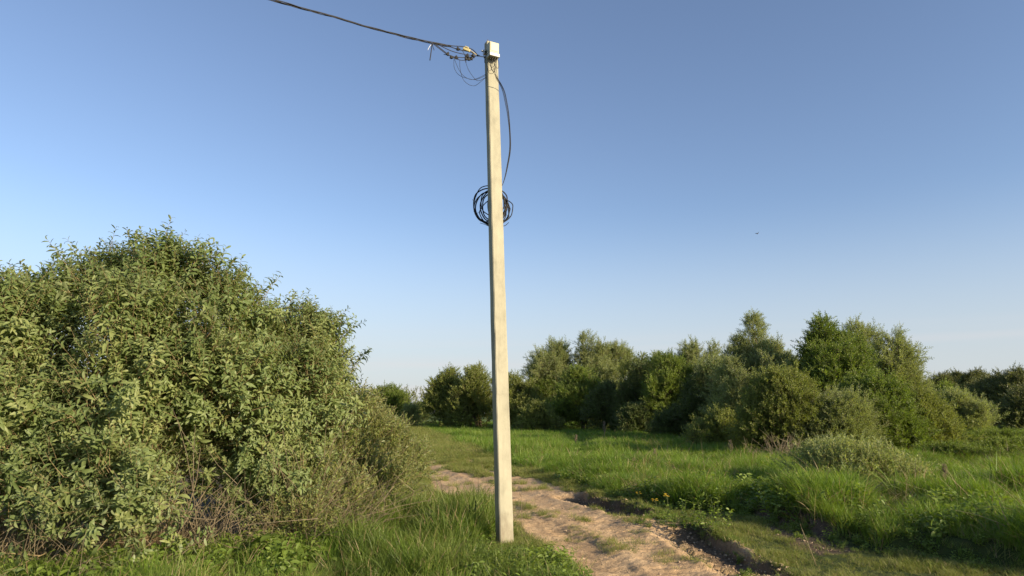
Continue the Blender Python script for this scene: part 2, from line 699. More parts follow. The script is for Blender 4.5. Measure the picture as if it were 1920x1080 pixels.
def height(x, y):
    r = np.hypot(x, y)
    amp = sstep(5, 20, r)
    z = fbm(x * .25, y * .25, 31) * .05 + fbm(x * .06, y * .06, 33) * .12 * amp
    z = z * sstep(0.5, 2.5, np.hypot(x + .1, y - 9.77)) 
    far = sstep(60, 300, r)
    z = z * (1 - far) - far * 0.15
    near = (r < 60)
    if near.any():
        dirt, ridge, verge, tall, soil = masks(x, y)
        z = z + sstep(0, .9, tall) * near * (.06)
        z = z + sstep(0, .32, tall) * near * .21 * sstep(1.6, 2.8, x) * sstep(17, 12, y)
        z = z + sstep(.2, 1.4, tall) * near * sstep(60, 30, y) * .12 * fbm(x * .75, y * .75, 35, 2)
        z = z - dirt * .04 + (fbm(x * 2.2, y * 2.2, 41) * .016 + fbm(x * 8, y * 8, 43) * .009 + fbm(x * 24, y * 24, 49, 2) * .004) * (r < 30)
        z = z + ridge * .02 + verge * .02
        for pts, w, dp in ((RUT_C, .26, .022), (RUT_D, .26, .022)):
            d, s, side, L = line_sd(x, y, pts)
            z = z - dp * np.exp(-(d / w) ** 2) + .010 * np.exp(-((d - w * 1.5) / .12) ** 2) + \
                .008 * np.sin(s * 38) * np.exp(-(d / w) ** 2) * (fbm(x, y, 55) > -.2)
        # two deep tyre ruts with a steep wall on the right
        for pts, w, dp, lug in ((RUT_A, .21, .14, .025), (RUT_B, .24, .13, .06)):
            d, s, side, L = line_sd(x, y, pts)
            sd = -d * side + fbm(x * 2.5, y * 2.5, 57) * .07
            prof = sstep(-w * 2.3, -w * .7, sd) * sstep(w * 1.25, w * .8, sd)
            endf = sstep(0, .35, s) * sstep(L, L - .25, s) if lug < .03 else sstep(0, .5, s) * sstep(L, L - .12, s)
            z = z - dp * prof * endf
            ph = s * 2 * math.pi / .125 + np.abs(sd) * 9
            z = z + lug * np.clip(np.sin(ph) * 1.7, -1, 1) * prof * endf * (np.abs(sd) < w * .85)
            bank = np.exp(-((sd - w * 1.45) / .12) ** 2)
            z = z + .08 * bank * endf * (1 + .5 * fbm(x * 5, y * 5, 59))
        d = np.hypot((x - HOLE[0]) / 1.6, y - HOLE[1])
        z = z - .12 * sstep(.32, .16, d) + .05 * np.exp(-((d - .36) / .08) ** 2)
    return z


def axis(segs):
    out = [segs[0][0]]
    for a, b, s0, s1 in segs:
        t = a
        while t < b - 1e-6:
            f = (t - a) / (b - a)
            t = min(b, t + s0 + (s1 - s0) * f)
            out.append(t)
    return np.array(out)


xs = axis([(-1500, -120, 200, 60), (-120, -20, 14, .8), (-20, -5, .6, .12), (-5, -2.2, .1, .05), (-2.2, 4.6, .028, .028), (4.6, 9, .05, .16),
           (9, 30, .2, 1.2), (30, 140, 1.5, 14), (140, 1500, 60, 200)])
ys = axis([(-1500, -100, 250, 60), (-100, 0, 20, 2), (0, 7.2, 1.2, .15), (7.2, 12.5, .028, .032), (12.5, 22, .045, .12), (22, 60, .15, 1.0),
           (60, 160, 1.2, 8), (160, 3000, 15, 260)])
XX, YY = np.meshgrid(xs, ys)
ZZ = height(XX.ravel(), YY.ravel())
_d, _r, _v, _t, _s = masks(XX.ravel(), YY.ravel())
_soil = _s.copy()
for pts, w in ((RUT_A, .23), (RUT_B, .24)):
    d, s, side, L = line_sd(XX.ravel(), YY.ravel(), pts)
    sd = -d * side
    _soil = np.maximum(_soil, sstep(-w * .9, -w * .2, sd) * sstep(w * 1.5, w * 1.0, sd) * sstep(0, .3, s) * .85)
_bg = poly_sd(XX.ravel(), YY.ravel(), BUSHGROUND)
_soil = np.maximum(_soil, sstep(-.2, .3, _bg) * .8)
_dirt = np.clip(_d - _r * .35 - _v * .45, 0, 1)
NX, NY = len(xs), len(ys)
verts = np.column_stack([XX.ravel(), YY.ravel(), ZZ])
ii = np.arange((NY - 1) * (NX - 1))
q0 = (ii // (NX - 1)) * NX + ii % (NX - 1)
quads = np.column_stack([q0, q0 + 1, q0 + 1 + NX, q0 + NX])


def grid_object(name, sel):
    q = quads[sel]
    used, inv = np.unique(q, return_inverse=True)
    q = inv.reshape(q.shape)
    me = bpy.data.meshes.new(name)
    me.vertices.add(len(used))
    me.vertices.foreach_set('co', verts[used].ravel())
    me.loops.add(q.size)
    me.loops.foreach_set('vertex_index', q.ravel().astype(np.int32))
    me.polygons.add(len(q))
    me.polygons.foreach_set('loop_start', np.arange(0, q.size, 4, dtype=np.int32))
    me.polygons.foreach_set('loop_total', np.full(len(q), 4, np.int32))
    me.update(calc_edges=True)
    me.polygons.foreach_set('use_smooth', np.ones(len(q), bool))
    for nm, arr in (('dirt', _dirt), ('soil', _soil)):
        a = me.attributes.new(nm, 'FLOAT', 'POINT')
        a.data.foreach_set('value', arr[used].astype(np.float32))
    me.materials.append(M['earth'])
    return tag(link(bpy.data.objects.new(name, me)), kind='structure')


isroad = (_d[quads].mean(axis=1) > .5)
grid_object('ground', ~isroad)
tag(grid_object('dirt_track', isroad), 'rutted sandy farm track passing behind the concrete pole')
print('grid', NX, NY)


# ------------------------------------------------------------------ scatter by geometry nodes
def scatter(name, pts, rot, scl, idx, coll, parent=None):
    me = bpy.data.meshes.new(name)
    n = len(pts)
    me.vertices.add(n)
    me.vertices.foreach_set('co', np.asarray(pts, np.float32).ravel())
    a = me.attributes.new('rot', 'FLOAT_VECTOR', 'POINT')
    a.data.foreach_set('vector', np.asarray(rot, np.float32).ravel())
    scl = np.asarray(scl, np.float32)
    if scl.ndim == 1:
        scl = np.repeat(scl[:, None], 3, 1)
    a = me.attributes.new('scl', 'FLOAT_VECTOR', 'POINT')
    a.data.foreach_set('vector', scl.ravel())
    a = me.attributes.new('idx', 'INT', 'POINT')
    a.data.foreach_set('value', np.asarray(idx, np.int32))
    me.update()
    ob = link(bpy.data.objects.new(name, me), parent)
    key = 'scatter_' + coll.name
    ng = bpy.data.node_groups.get(key)
    if ng is None:
        ng = bpy.data.node_groups.new(key, 'GeometryNodeTree')
        ng.interface.new_socket('Geometry', in_out='INPUT', socket_type='NodeSocketGeometry')
        ng.interface.new_socket('Geometry', in_out='OUTPUT', socket_type='NodeSocketGeometry')
        N, L = ng.nodes, ng.links
        gi, go = N.new('NodeGroupInput'), N.new('NodeGroupOutput')
        iop = N.new('GeometryNodeInstanceOnPoints')
        ci = N.new('GeometryNodeCollectionInfo')
        ci.inputs['Collection'].default_value = coll
        ci.inputs['Separate Children'].default_value = True
        ci.inputs['Reset Children'].default_value = True
        iop.inputs['Pick Instance'].default_value = True

        def attr(nm, ty):
            q = N.new('GeometryNodeInputNamedAttribute')
            q.data_type = ty
            q.inputs['Name'].default_value = nm
            return q.outputs['Attribute']
        L.new(gi.outputs[0], iop.inputs['Points'])
        L.new(ci.outputs[0], iop.inputs['Instance'])
        L.new(attr('idx', 'INT'), iop.inputs['Instance Index'])
        e2r = N.new('FunctionNodeEulerToRotation')
        L.new(attr('rot', 'FLOAT_VECTOR'), e2r.inputs[0])
        L.new(e2r.outputs[0], iop.inputs['Rotation'])
        L.new(attr('scl', 'FLOAT_VECTOR'), iop.inputs['Scale'])
        L.new(iop.outputs[0], go.inputs[0])
    md = ob.modifiers.new('scatter', 'NODES')
    md.node_group = ng
    return ob


def lib(name, meshes):
    c = bpy.data.collections.new(name)
    for i, me in enumerate(meshes):
        o = bpy.data.objects.new('%s.%03d' % (name, i), me)
        c.objects.link(o)
    return c


def rand_unit(r):
    v = r.normal(size=3)
    return Vector(v / np.linalg.norm(v))


def add_leaf(mb, base, d, up, L, W, droop, detail, mat):
    """one leaf from base along d; up = rough upper side"""
    d = d.normalized()
    s = d.cross(up)
    if s.length < 1e-4:
        s = d.orthogonal()
    s.normalize()
    n = s.cross(d).normalized()
    if detail:
        def p(t, w, sag=0):
            c = base + d * (L * t) - Vector((0, 0, 1)) * droop * L * t * t + n * (.0)
            return c + s * (w * W) + n * (abs(w) * W * .35)
        v = [p(0, 0), p(.28, -.42), p(.28, 0), p(.28, .42), p(.62, -.5), p(.62, 0), p(.62, .5), p(.86, -.28), p(.86, .28), p(1, 0)]
        mb.add(v, [(0, 2, 1), (0, 3, 2), (1, 2, 5, 4), (2, 3, 6, 5), (4, 5, 9, 7), (5, 6, 8, 9)], mat)
    else:
        m = base + d * L * .5
        v = [base, m - s * W * .5 + n * W * .15, base + d * L - Vector((0, 0, droop * L)), m + s * W * .5 + n * W * .15]
        mb.add(v, [(0, 2, 1), (0, 3, 2)], mat)


def shoot_mesh(name, seed, length, nleaf, L, W, detail, mats, spread=55, droop=.25, stem=.004, bush=0, flip=.75, t0=.12, tp=1.0):
    """a leafy shoot growing along +Z"""
    r = np.random.default_rng(seed)
    mb = MB()
    axes = [((0, 0, 0), (r.normal() * .08, r.normal() * .08, 1), length, nleaf)]
    for k in range(bush):
        a = r.uniform(0, 6.28)
        t = r.uniform(.1, .7)
        tilt = r.uniform(.5, 1.0)
        axes.append(((0, 0, length * t), (math.cos(a) * tilt, math.sin(a) * tilt, 1), length * r.uniform(.4, .7), int(nleaf * .6)))
    for b0, dd, ln, nl in axes:
        b0, dd = Vector(b0), Vector(dd).normalized()
        side = rand_unit(r) * .12 * ln
        pts = [b0 + dd * ln * t + side * t * t for t in (0, .35, .7, 1)]
        mb.tube(pts, [stem, stem * .8, stem * .6, stem * .3], 3, 0, caps=False)
        ga = r.uniform(0, 6.28)
        for i in range(nl):
            t = t0 + (1 - t0) * ((i + r.uniform(0, .6)) / nl) ** tp
            t = min(t, 1)
            base = b0 + dd * ln * t + side * t * t
            ga += 2.4 + r.normal() * .3
            o = dd.orthogonal().normalized()
            o.rotate(Matrix.Rotation(ga, 3, dd))
            ang = math.radians(spread + r.normal() * 14) * (1 - .45 * t)
            d = dd * math.cos(ang) + o * math.sin(ang)
            up = (dd * .8 + Vector((0, 0, .35)) + rand_unit(r) * flip)
            sc = (.6 + .55 * math.sin(math.pi * min(1, t * .9 + .1))) * r.uniform(.8, 1.15)
            add_leaf(mb, base, d, up, L * sc, W * sc, droop * r.uniform(.4, 1.5), detail, 1)
    return mb.mesh(name, mats, smooth=detail)


def grass_mesh(name, seed, n, rad, hgt, w, mats, bend=.5, segs=3, seedhead=0, dry=.04, lean=.25):
    r = np.random.default_rng(seed)
    mb = MB()
    for i in range(n):
        a, q = r.uniform(0, 6.28), rad * math.sqrt(r.uniform())
        b = Vector((q * math.cos(a), q * math.sin(a), -.02))
        h = hgt * r.uniform(.45, 1.1)
        az = r.uniform(0, 6.28)
        hd = Vector((math.cos(az), math.sin(az), 0))
        ln = lean * abs(r.normal())
        bn = bend * r.uniform(.2, 1.3)
        ws = Vector((-hd.y, hd.x, 0))
        ws.rotate(Matrix.Rotation(r.normal() * .6, 3, 'Z'))
        ww = w * r.uniform(.6, 1.2)
        mat = 1 if r.uniform() < dry else 0
        vs, fs = [], []
        for k in range(segs):
            t = k / segs
            c = b + Vector((0, 0, h * (t - .28 * bn * t * t * t))) + hd * h * (ln * t + bn * t * t * .8)
            wk = ww * (1 - .75 * t ** 1.5) * .5
            vs += [c - ws * wk, c + ws * wk]
        t = 1
        vs.append(b + Vector((0, 0, h * (1 - .28 * bn))) + hd * h * (ln + bn * .8))
        for k in range(segs - 1):
            fs.append((2 * k, 2 * k + 1, 2 * k + 3, 2 * k + 2))
        fs.append((2 * segs - 2, 2 * segs - 1, 2 * segs))
        mb.add(vs, fs, mat)
    return mb.mesh(name, mats, smooth=False)


def weed_mesh(name, seed, n, rad, hgt, L, W, mats):
    """leafy low weeds: several short stems with oval leaves"""
    r = np.random.default_rng(seed)
    mb = MB()
    for i in range(n):
        a, q = r.uniform(0, 6.28), rad * math.sqrt(r.uniform())
        b = Vector((q * math.cos(a), q * math.sin(a), -.01))
        h = hgt * r.uniform(.5, 1.1)
        dd = (Vector((math.cos(a), math.sin(a), 0)) * .35 + Vector((0, 0, 1)) + rand_unit(r) * .25).normalized()
        mb.tube([b, b + dd * h * .5, b + dd * h], [.003, .0025, .0015], 3, 0, caps=False)
        k = int(7 + h * 14)
        ga = r.uniform(0, 6)
        for j in range(k):
            t = (j + 1) / k
            ga += 2.4
            o = dd.orthogonal().normalized()
            o.rotate(Matrix.Rotation(ga, 3, dd))
            d = dd * .55 + o
            add_leaf(mb, b + dd * h * t, d, dd * .8 + Vector((0, 0, .3)) + rand_unit(r) * .7, L * r.uniform(.6, 1.1), W * r.uniform(.7, 1.1), .2, True, 1)
    return mb.mesh(name, mats, smooth=True)


LIB = {}
LIB['willow'] = lib('willow_shoot', [shoot_mesh('willow_shoot', 10 + i, .36 + .05 * i, 15,   .116, .031, True, [M['twig'], M['willow']], 74, .50, .0038, t0=.22, tp=.75, flip=.6, bush=(i % 2)) for i in range(5)])
LIB['willow_fine'] = lib('fine_willow_shoot', [shoot_mesh('fine_willow_shoot', 30 + i, .42, 16, .058, .017, True, [M['twig'], M['willow_fine']], 50, .15, .003, bush=1) for i in range(4)])
LIB['low_willow'] = lib('low_willow_shoot', [shoot_mesh('low_willow_shoot', 40 + i, .40, 18, .062, .016, True, [M['twig'], M['silver']], 45, .1, .003, bush=1) for i in range(4)])
for key, nm in (('silver', 'silver'), ('olive', 'olive'), ('green', 'green'), ('dark', 'dark'), ('dusky', 'far')):
    LIB[key] = lib(nm + '_tree_shoot', [shoot_mesh(nm + '_tree_shoot', 50 + i, .70, 17, .100 if key != 'silver' else .11, .045 if key != 'silver' else .030,
                                                   False, [M['bark'], M[key]], 50, .15, .006, bush=3, flip=1.5) for i in range(4)])
LIB['grass_tall'] = lib('tall_grass_clump', [grass_mesh('tall_grass_clump', 80 + i, 34, .15, .46, .0105, [M['grass'], M['dry']], .6, 4, dry=.05, lean=.35) for i in range(5)])
LIB['coarse'] = lib('coarse_grass_clump', [grass_mesh('coarse_grass_clump', 85 + i, 18, .12, .60, .016, [M['grass'], M['dry']], .8, 5, dry=.12, lean=.3) for i in range(5)])
LIB['grass_field'] = lib('field_grass_clump', [grass_mesh('field_grass_clump', 90 + i, 90, .40, .42, .015, [M['grass'], M['dry']], .5, 3, dry=.02) for i in range(5)])
LIB['grass_dark'] = lib('dark_grass_clump', [grass_mesh('dark_grass_clump', 100 + i, 36, .17, .48, .0115, [M['grass_dark'], M['dry']], .6, 4, dry=.06) for i in range(5)])
LIB['grass_short'] = lib('short_grass_clump', [grass_mesh('short_grass_clump', 110 + i, 40, .11, .13, .005, [M['grass_short'], M['dry']], .7, 3, dry=.10, lean=.5) for i in range(4)])
LIB['dry_grass'] = lib('dry_grass_clump', [grass_mesh('dry_grass_clump', 120 + i, 26, .16, .40, .005, [M['dry'], M['dry']], .8, 3, lean=.9) for i in range(3)])
LIB['weed'] = lib('weed_clump', [weed_mesh('weed_clump', 130 + i, 9, .14, .21, .075, .030, [M['green_stem'], M['weed']]) for i in range(4)])


def random_scatter(name, label, cat_lib, n, box, dens, hfun, zoff=-.01, tilt=.15, sway=None):
    """box (x0,x1,y0,y1); dens(x,y) -> 0..1 acceptance; hfun -> scale"""
    x = rng.uniform(box[0], box[1], n)
    y = rng.uniform(box[2], box[3], n)
    k = (np.abs(x) < (y * .80 + 2.5)) & (rng.uniform(size=n) < dens(x, y))
    x, y = x[k], y[k]
    da, db = line_sd(x, y, RUT_A), line_sd(x, y, RUT_B)
    sa, sb = -da[0] * da[2], -db[0] * db[2]
    inrut = ((sa > -.36) & (sa < .20) & (da[1] > .02) & (da[1] < da[3] - .02)) | ((sb > -.40) & (sb < .22) & (db[1] > .1) & (db[1] < db[3] - .02))
    x, y = x[~inrut], y[~inrut]
    z = height(x, y) + zoff
    sc = hfun(x, y)
    m = len(x)
    rot = np.column_stack([rng.normal(size=m) * tilt, rng.normal(size=m) * tilt, rng.uniform(0, 6.28, m)])
    o = scatter(name, np.column_stack([x, y, z]), rot, sc, rng.integers(0, len(cat_lib.objects), m), cat_lib)
    print(name, m)
    return tag(o, label, 'grass' if 'grass' in name else 'weeds', kind='stuff')


# tall meadow grass on the right bank and in the field
def tuft(x, y):
    return sstep(-.75, .75, fbm(x * .95, y * .95, 71, 3))


def d_tall_near(x, y):
    dirt, ridge, verge, tall, soil = masks(x, y)
    return sstep(.0, .25, tall) * (1 - soil) * (.55 + .45 * tuft(x, y))


def h_tall(x, y):
    dirt, ridge, verge, tall, soil = masks(x, y)
    s = (.45 + .85 * tuft(x, y)) * (.6 + .4 * sstep(0, .8, tall)) * rng.uniform(.75, 1.25, len(x))
    s *= .82 + .20 * sstep(.8, 2.6, x) * sstep(14, 10, y)
    return np.column_stack([s * 1.05, s * 1.05, s])


random_scatter('meadow_grass', 'lush tall green grass on the bank right of the track', LIB['grass_tall'], 46000, (-3, 18, 7.6, 24),
               lambda x, y: d_tall_near(x, y) * .9, h_tall)
random_scatter('coarse_meadow_grass', 'broad bladed rough grass standing through the meadow grass', LIB['coarse'], 16000, (-3, 18, 7.6, 24),
               lambda x, y: d_tall_near(x, y) * (fbm(x * .8, y * .8, 73) > .05) * .7, lambda x, y: h_tall(x, y) * .95, tilt=.3)
random_scatter('meadow_weeds', 'broad leaved weeds scattered among the meadow grass', LIB['weed'], 9000, (-3, 18, 7.6, 30),
               lambda x, y: sstep(.0, .3, masks(x, y)[3]) * (fbm(x * .7, y * .7, 74) > .2) * .6, lambda x, y: rng.uniform(.9, 1.7, len(x)), tilt=.2)
random_scatter('dry_meadow_grass', 'straw coloured dead stalks standing through the green meadow', LIB['dry_grass'], 6000, (-3, 20, 7.6, 34),
               lambda x, y: sstep(.0, .3, masks(x, y)[3]) * (fbm(x * .6, y * .6, 76) > .1) * .35, lambda x, y: rng.uniform(.8, 1.5, len(x)), tilt=.3)
random_scatter('field_grass', 'green meadow grass spreading back to the tree line', LIB['grass_field'], 90000, (-25, 70, 23, 118),
               lambda x, y: sstep(-.1, .4, masks(x, y)[3]) * np.clip(26 / y, .25, 1),
               lambda x, y: np.column_stack([np.full(len(x), 1.1) * np.clip(y / 45, 1, 2.2)] * 2 + [(.45 + .85 * tuft(x * .6, y * .9)) * rng.uniform(.8, 1.15, len(x))]))


# left foreground: tall grass between the bushes and the pole
LEFTG = gp((-200, 1200), (-200, 1075), (60, 1082), (200, 1082), (330, 1070), (430, 1046), (520, 1032), (600, 1010), (700, 975), (780, 935), (860, 945), (925, 975),
           (935, 1010), (900, 1035), (860, 1090), (860, 1200))


def d_left(x, y):
    return sstep(-.1, .15, poly_sd(x, y, LEFTG) + fbm(x * 1.5, y * 1.5, 81) * .12) * np.clip(.65 + .6 * fbm(x * 1.1, y * 1.1, 83), .08, 1)


def h_left(x, y):
    near_pole = sstep(1.6, .5, np.abs(x + 1.0)) * sstep(8.0, 9.0, y)
    foot = 1 - .75 * sstep(.75, .3, np.hypot(x + .05, (y - 9.3) * .7))
    return foot * np.clip(.5 + .45 * fbm(x * 1.4, y * 1.4, 83) + .35 * near_pole, .25, 1.4) * rng.uniform(.6, 1.2, len(x))


random_scatter('roadside_grass', 'dense tall grass in front of the left bushes and beside the pole', LIB['grass_dark'], 8500, (-7, .4, 6.2, 12.5),
               lambda x, y: d_left(x, y) * (fbm(x * .8, y * .8, 85) > -.5), h_left, tilt=.3)
random_scatter('roadside_grass', 'brighter tangled grass mixed into the tall grass left of the pole', LIB['grass_tall'], 6500, (-7, .4, 6.2, 12.5),
               lambda x, y: d_left(x, y) * (fbm(x * .9, y * .9, 86) > -.1), lambda x, y: h_left(x, y) * .9, tilt=.4)
random_scatter('roadside_coarse_grass', 'rough broad bladed grass among the tall grass left of the pole', LIB['coarse'], 2200, (-7, .4, 6.2, 12.5),
               lambda x, y: d_left(x, y) * (fbm(x * 1.5, y * 1.5, 89) > 0), lambda x, y: h_left(x, y) * .8, tilt=.45)
random_scatter('roadside_weeds', 'leafy weeds scattered through the grass left of the pole', LIB['weed'], 1200, (-7, .4, 6.2, 12.5),
               lambda x, y: d_left(x, y) * (fbm(x * 1.2, y * 1.2, 88) > .15), lambda x, y: rng.uniform(.8, 1.5, len(x)), tilt=.25)


# short grass: road verges, ridge, right strip, far track
def d_short(x, y):
    dirt, ridge, verge, tall, soil = masks(x, y)
    left = poly_sd(x, y, LEFTG)
    base = (1 - dirt) * sstep(.3, .0, tall) * (1 - .75 * soil)
    base = base * np.clip(.75 + .5 * fbm(x * 2, y * 2, 87), .15, 1)
    base = np.maximum(base, ridge * .55 * (fbm(x * 1.7, y * 1.7, 67) > 0))
    base = np.maximum(base, verge * .6)
    speck = dirt * (fbm(x * 2.6, y * 2.6, 91) > .55) * .35
    return np.maximum(base, speck)


random_scatter('verge_grass', 'short patchy grass along the edges and middle of the sandy track', LIB['grass_short'], 60000, (-4, 9, 7.2, 30),
               d_short, lambda x, y: np.clip(.7 + .4 * fbm(x * 2, y * 2, 93), .35, 1.5) * np.clip(y / 13, 1, 1.6))

random_scatter('far_verge_grass', 'short grass on the overgrown far stretch of the track', LIB['grass_short'], 60000, (-22, 4, 28, 110),
               lambda x, y: sstep(.4, 0, masks(x, y)[3]) * .9, lambda x, y: rng.uniform(1.4, 2.6, len(x)) * np.clip(y / 40, 1, 2))

# low leafy weeds around the pole foot and on the verges
WEEDS = gp((860, 1200), (850, 1045), (885, 1032), (920, 1026), (975, 1024), (1010, 1028), (1060, 1060), (1100, 1090), (1150, 1200))
NETTLES = gp((1190, 955), (1290, 975), (1350, 985), (1385, 1030), (1420, 1058), (1360, 1035), (1290, 1000), (1200, 975))


random_scatter('pole_foot_grass', 'grass blades sticking out of the weeds at the foot of the pole', LIB['grass_dark'], 1500, (-1.2, 1.6, 7.0, 10.2),
               lambda x, y: sstep(-.05, .1, poly_sd(x, y, WEEDS)) * (fbm(x * 2, y * 2, 96) > .05) * .6, lambda x, y: rng.uniform(.35, .75, len(x)) * (1 - .6 * sstep(.8, .35, np.hypot(x + .05, (y - 9.3) * .8))), tilt=.35)


def d_weed(x, y):
    dirt, ridge, verge, tall, soil = masks(x, y)
    a = sstep(-.08, .12, poly_sd(x, y, WEEDS) + fbm(x * 3, y * 3, 95) * .10) * np.clip(.75 + .5 * fbm(x * 2.5, y * 2.5, 94), .15, 1)
    b = sstep(-.1, .1, poly_sd(x, y, NETTLES)) * .5
    edge = sstep(-.5, -.1, tall) * sstep(.5, .1, tall) * .35 * (y < 16)
    return np.maximum(np.maximum(a * .9, b), np.maximum(edge, verge * .5 * (fbm(x * 2.2, y * 2.2, 97) > -.1)))


random_scatter('leafy_weeds', 'low leafy green weeds around the foot of the pole and on the verge', LIB['weed'], 9000, (-1.5, 6, 7.0, 16),
               d_weed, lambda x, y: rng.uniform(.45, 1.0, len(x)) * (1 - .55 * sstep(.7, .3, np.hypot(x + .05, (y - 9.3) * .8))) * np.where(poly_sd(x, y, WEEDS) > 0, 1.0, np.where(masks(x, y)[3] > -.1, .8, .42)))

random_scatter('dry_grass', 'tangled dry brown grass under the big bushes on the left', LIB['dry_grass'], 4500, (-8, -1.5, 6.5, 10.5),
               lambda x, y: sstep(-.5, .1, poly_sd(x, y, BUSHGROUND)) * (fbm(x * .9, y * .9, 99) > -.25) * .8,
               lambda x, y: rng.uniform(.6, 1.1, len(x)), tilt=.5)


# ------------------------------------------------------------------ trees and shrubs
def dir_to_euler(d, roll):
    """euler XYZ turning +Z onto d, after a roll about Z"""
    d = d / np.linalg.norm(d, axis=1)[:, None]
    # R = Rz(phi) Ry(theta) Rz(roll)
    th = np.arccos(np.clip(d[:, 2], -1, 1))
    ph = np.arctan2(d[:, 1], d[:, 0])
    cr, sr, ct, st, cp, sp = np.cos(roll), np.sin(roll), np.cos(th), np.sin(th), np.cos(ph), np.sin(ph)
    r00 = cp * ct * cr - sp * sr
    r10 = sp * ct * cr + cp * sr
    r20 = -st * cr
    r21 = st * sr
    r22 = ct
    ry = np.arcsin(np.clip(-r20, -1, 1))
    rx = np.arctan2(r21, r22)
    rz = np.arctan2(r10, r00)
    return np.column_stack([rx, ry, rz])


def tree(name, label, cat, base, lobes, spires, shoots, n, scl, seed, stems=7, twigs=90, upness=.55, gap=.35, group=None,
         trunk_r=.07, shell=.55, noise_f=1.6, rim=None, keep=None, stem_mat='bark', lump=.22, crown_name='crown', skirt=0, micro=10, tall_micro=1.0, clump=7, spread=.24, spire_n=70):
    """lobes: (x,y,z,rx,ry,rz) in metres; spires: (x,y,z_low,z_high,r)"""
    r = np.random.default_rng(seed)
    root = empty(name, (base[0], base[1], 0))
    tag(root, label, cat, group)
    b = np.array((base[0], base[1], 0.0))
    design = list(lobes)
    lobes = [(l[0], l[1], l[2]) + tuple(max(q - .32 * scl, .45 * q) for q in l[3:6]) for l in lobes]
    if skirt:
        X0, X1 = min(l[0] - l[3] for l in lobes), max(l[0] + l[3] for l in lobes)
        Y0 = min(l[1] for l in lobes)
        H = max(l[2] + l[5] for l in lobes)
        wr = (X1 - X0) / 2 * skirt
        mx_ = (X0 + X1) / 2
        lobes = list(lobes) + [(mx_ - wr * .45, Y0, H * .26, wr * .6, wr * .6, H * .30), (mx_ + wr * .45, Y0, H * .24, wr * .6, wr * .6, H * .27),
                               (mx_, Y0 - wr * .2, H * .38, wr * .7, wr * .6, H * .30)]
        n = int(n * 2.0)
    vol = np.array([l[3] * l[4] * l[5] for l in lobes]) ** (2 / 3)
    cnt = (n * vol / vol.sum()).astype(int)
    ns = Noise(seed + 1, noise_f, 2)
    ng = Noise(seed + 2, noise_f * .9, 3)
    pts, dirs = [], []
    for l, c in zip(lobes, cnt):
        nc = max(3, c // clump)
        d = r.normal(size=(nc, 3))
        d /= np.linalg.norm(d, axis=1)[:, None]
        low = d[:, 2] < -.5
        d[low, 2] *= -1
        rad = shell + (1 - shell) * r.uniform(size=nc) ** .6
        pick = r.integers(0, nc, c)
        pick[:nc] = np.arange(nc)[:c]
        d, rad = d[pick], rad[pick]
        jit = r.normal(size=(c, 3)) * np.array((1, 1, 1.15)) * spread * scl
        cen = np.array(l[:3])
        R = np.array(l[3:6])
        p = cen + d * R * rad[:, None]
        rad2 = 1 + lump * ns(p)
        p = cen + (p - cen) * rad2[:, None] + jit
        dd = d / R
        dd /= np.linalg.norm(dd, axis=1)[:, None]
        dd = dd * (1 - upness) + np.array((0, 0, upness)) + jit / (spread * scl) * .38
        pts.append(p)
        dirs.append(dd)
    up = np.concatenate(pts)
    HH = up[:, 2].max()
    WW = (up[:, 0].max() - up[:, 0].min())
    top = np.nonzero((up[:, 2] > HH * .45))[0]
    ext = []
    for i in r.choice(top, micro):
        hh = HH * r.uniform(.06, .15) * tall_micro
        ext.append((up[i, 0], up[i, 1], up[i, 2] - hh * .4, up[i, 2] + hh, max(.12 * scl, WW * r.uniform(.02, .045) / tall_micro)))
    for sx, sy, z0, z1, rr in list(spires) + ext:
        c = int(spire_n * (z1 - z0) * rr / .35 / max(scl, .7) ** 2) + 12
        t = r.uniform(size=c) ** .8
        a = r.uniform(0, 6.28, c)
        q = rr * (1.15 - t * 1.05) * np.sqrt(r.uniform(size=c))
        p = np.column_stack([sx + q * np.cos(a) + .1 * np.sin(t * 5), sy + q * np.sin(a), z0 + (z1 - z0) * t])
        dd = np.column_stack([np.cos(a) * .5, np.sin(a) * .5, np.ones(c)]) + r.normal(size=(c, 3)) * .2
        pts.append(p)
        dirs.append(dd)
    pts, dirs = np.concatenate(pts), np.concatenate(dirs)
    top_at = np.zeros(len(pts))
    for l in design:
        u = np.clip(1 - ((pts[:, 0] - l[0]) / (l[3] * 1.12)) ** 2, 0, 1)
        top_at = np.maximum(top_at, np.where(u > 0, l[2] + l[5] * np.sqrt(u), 0))
    for sx, sy, z0, z1, rr in spires:
        u = np.abs(pts[:, 0] - sx) / (rr * 1.6)
        top_at = np.maximum(top_at, np.where(u < 1, z0 + (z1 - z0) * (1 - u * .6), 0))
    kc = pts[:, 2] < top_at - .42 * scl + HH * .015 * (1 + r.normal(size=len(pts)))
    k = kc & (pts[:, 2] > .06 * scl) & (ng(pts) > -1.1 + gap + .25 * r.normal(size=len(pts)) * 0)
    if keep is not None:
        k &= keep(pts)
    pts, dirs = pts[k], dirs[k]
    m = len(pts)
    rot = dir_to_euler(dirs, r.uniform(0, 6.28, m))
    sc = scl * r.uniform(.6, 1.3, m)
    o = scatter(crown_name, pts - b, rot, sc, r.integers(0, len(shoots.objects), m), shoots, root)
    o['kind'] = 'stuff'
    # stems and branches
    mb = MB()
    ends = []
    order = r.permutation(m)[:max(stems, 1) * 6]
    tgt = pts[order]
    tgt = tgt[np.argsort(-tgt[:, 2])]
    tips = []
    for t in tgt:
        if len(tips) >= stems:
            break
        if all(np.linalg.norm((t - q)[:2]) > .25 * max(lobes[0][3], .4) for q in tips):
            tips.append(t)
    chain = []
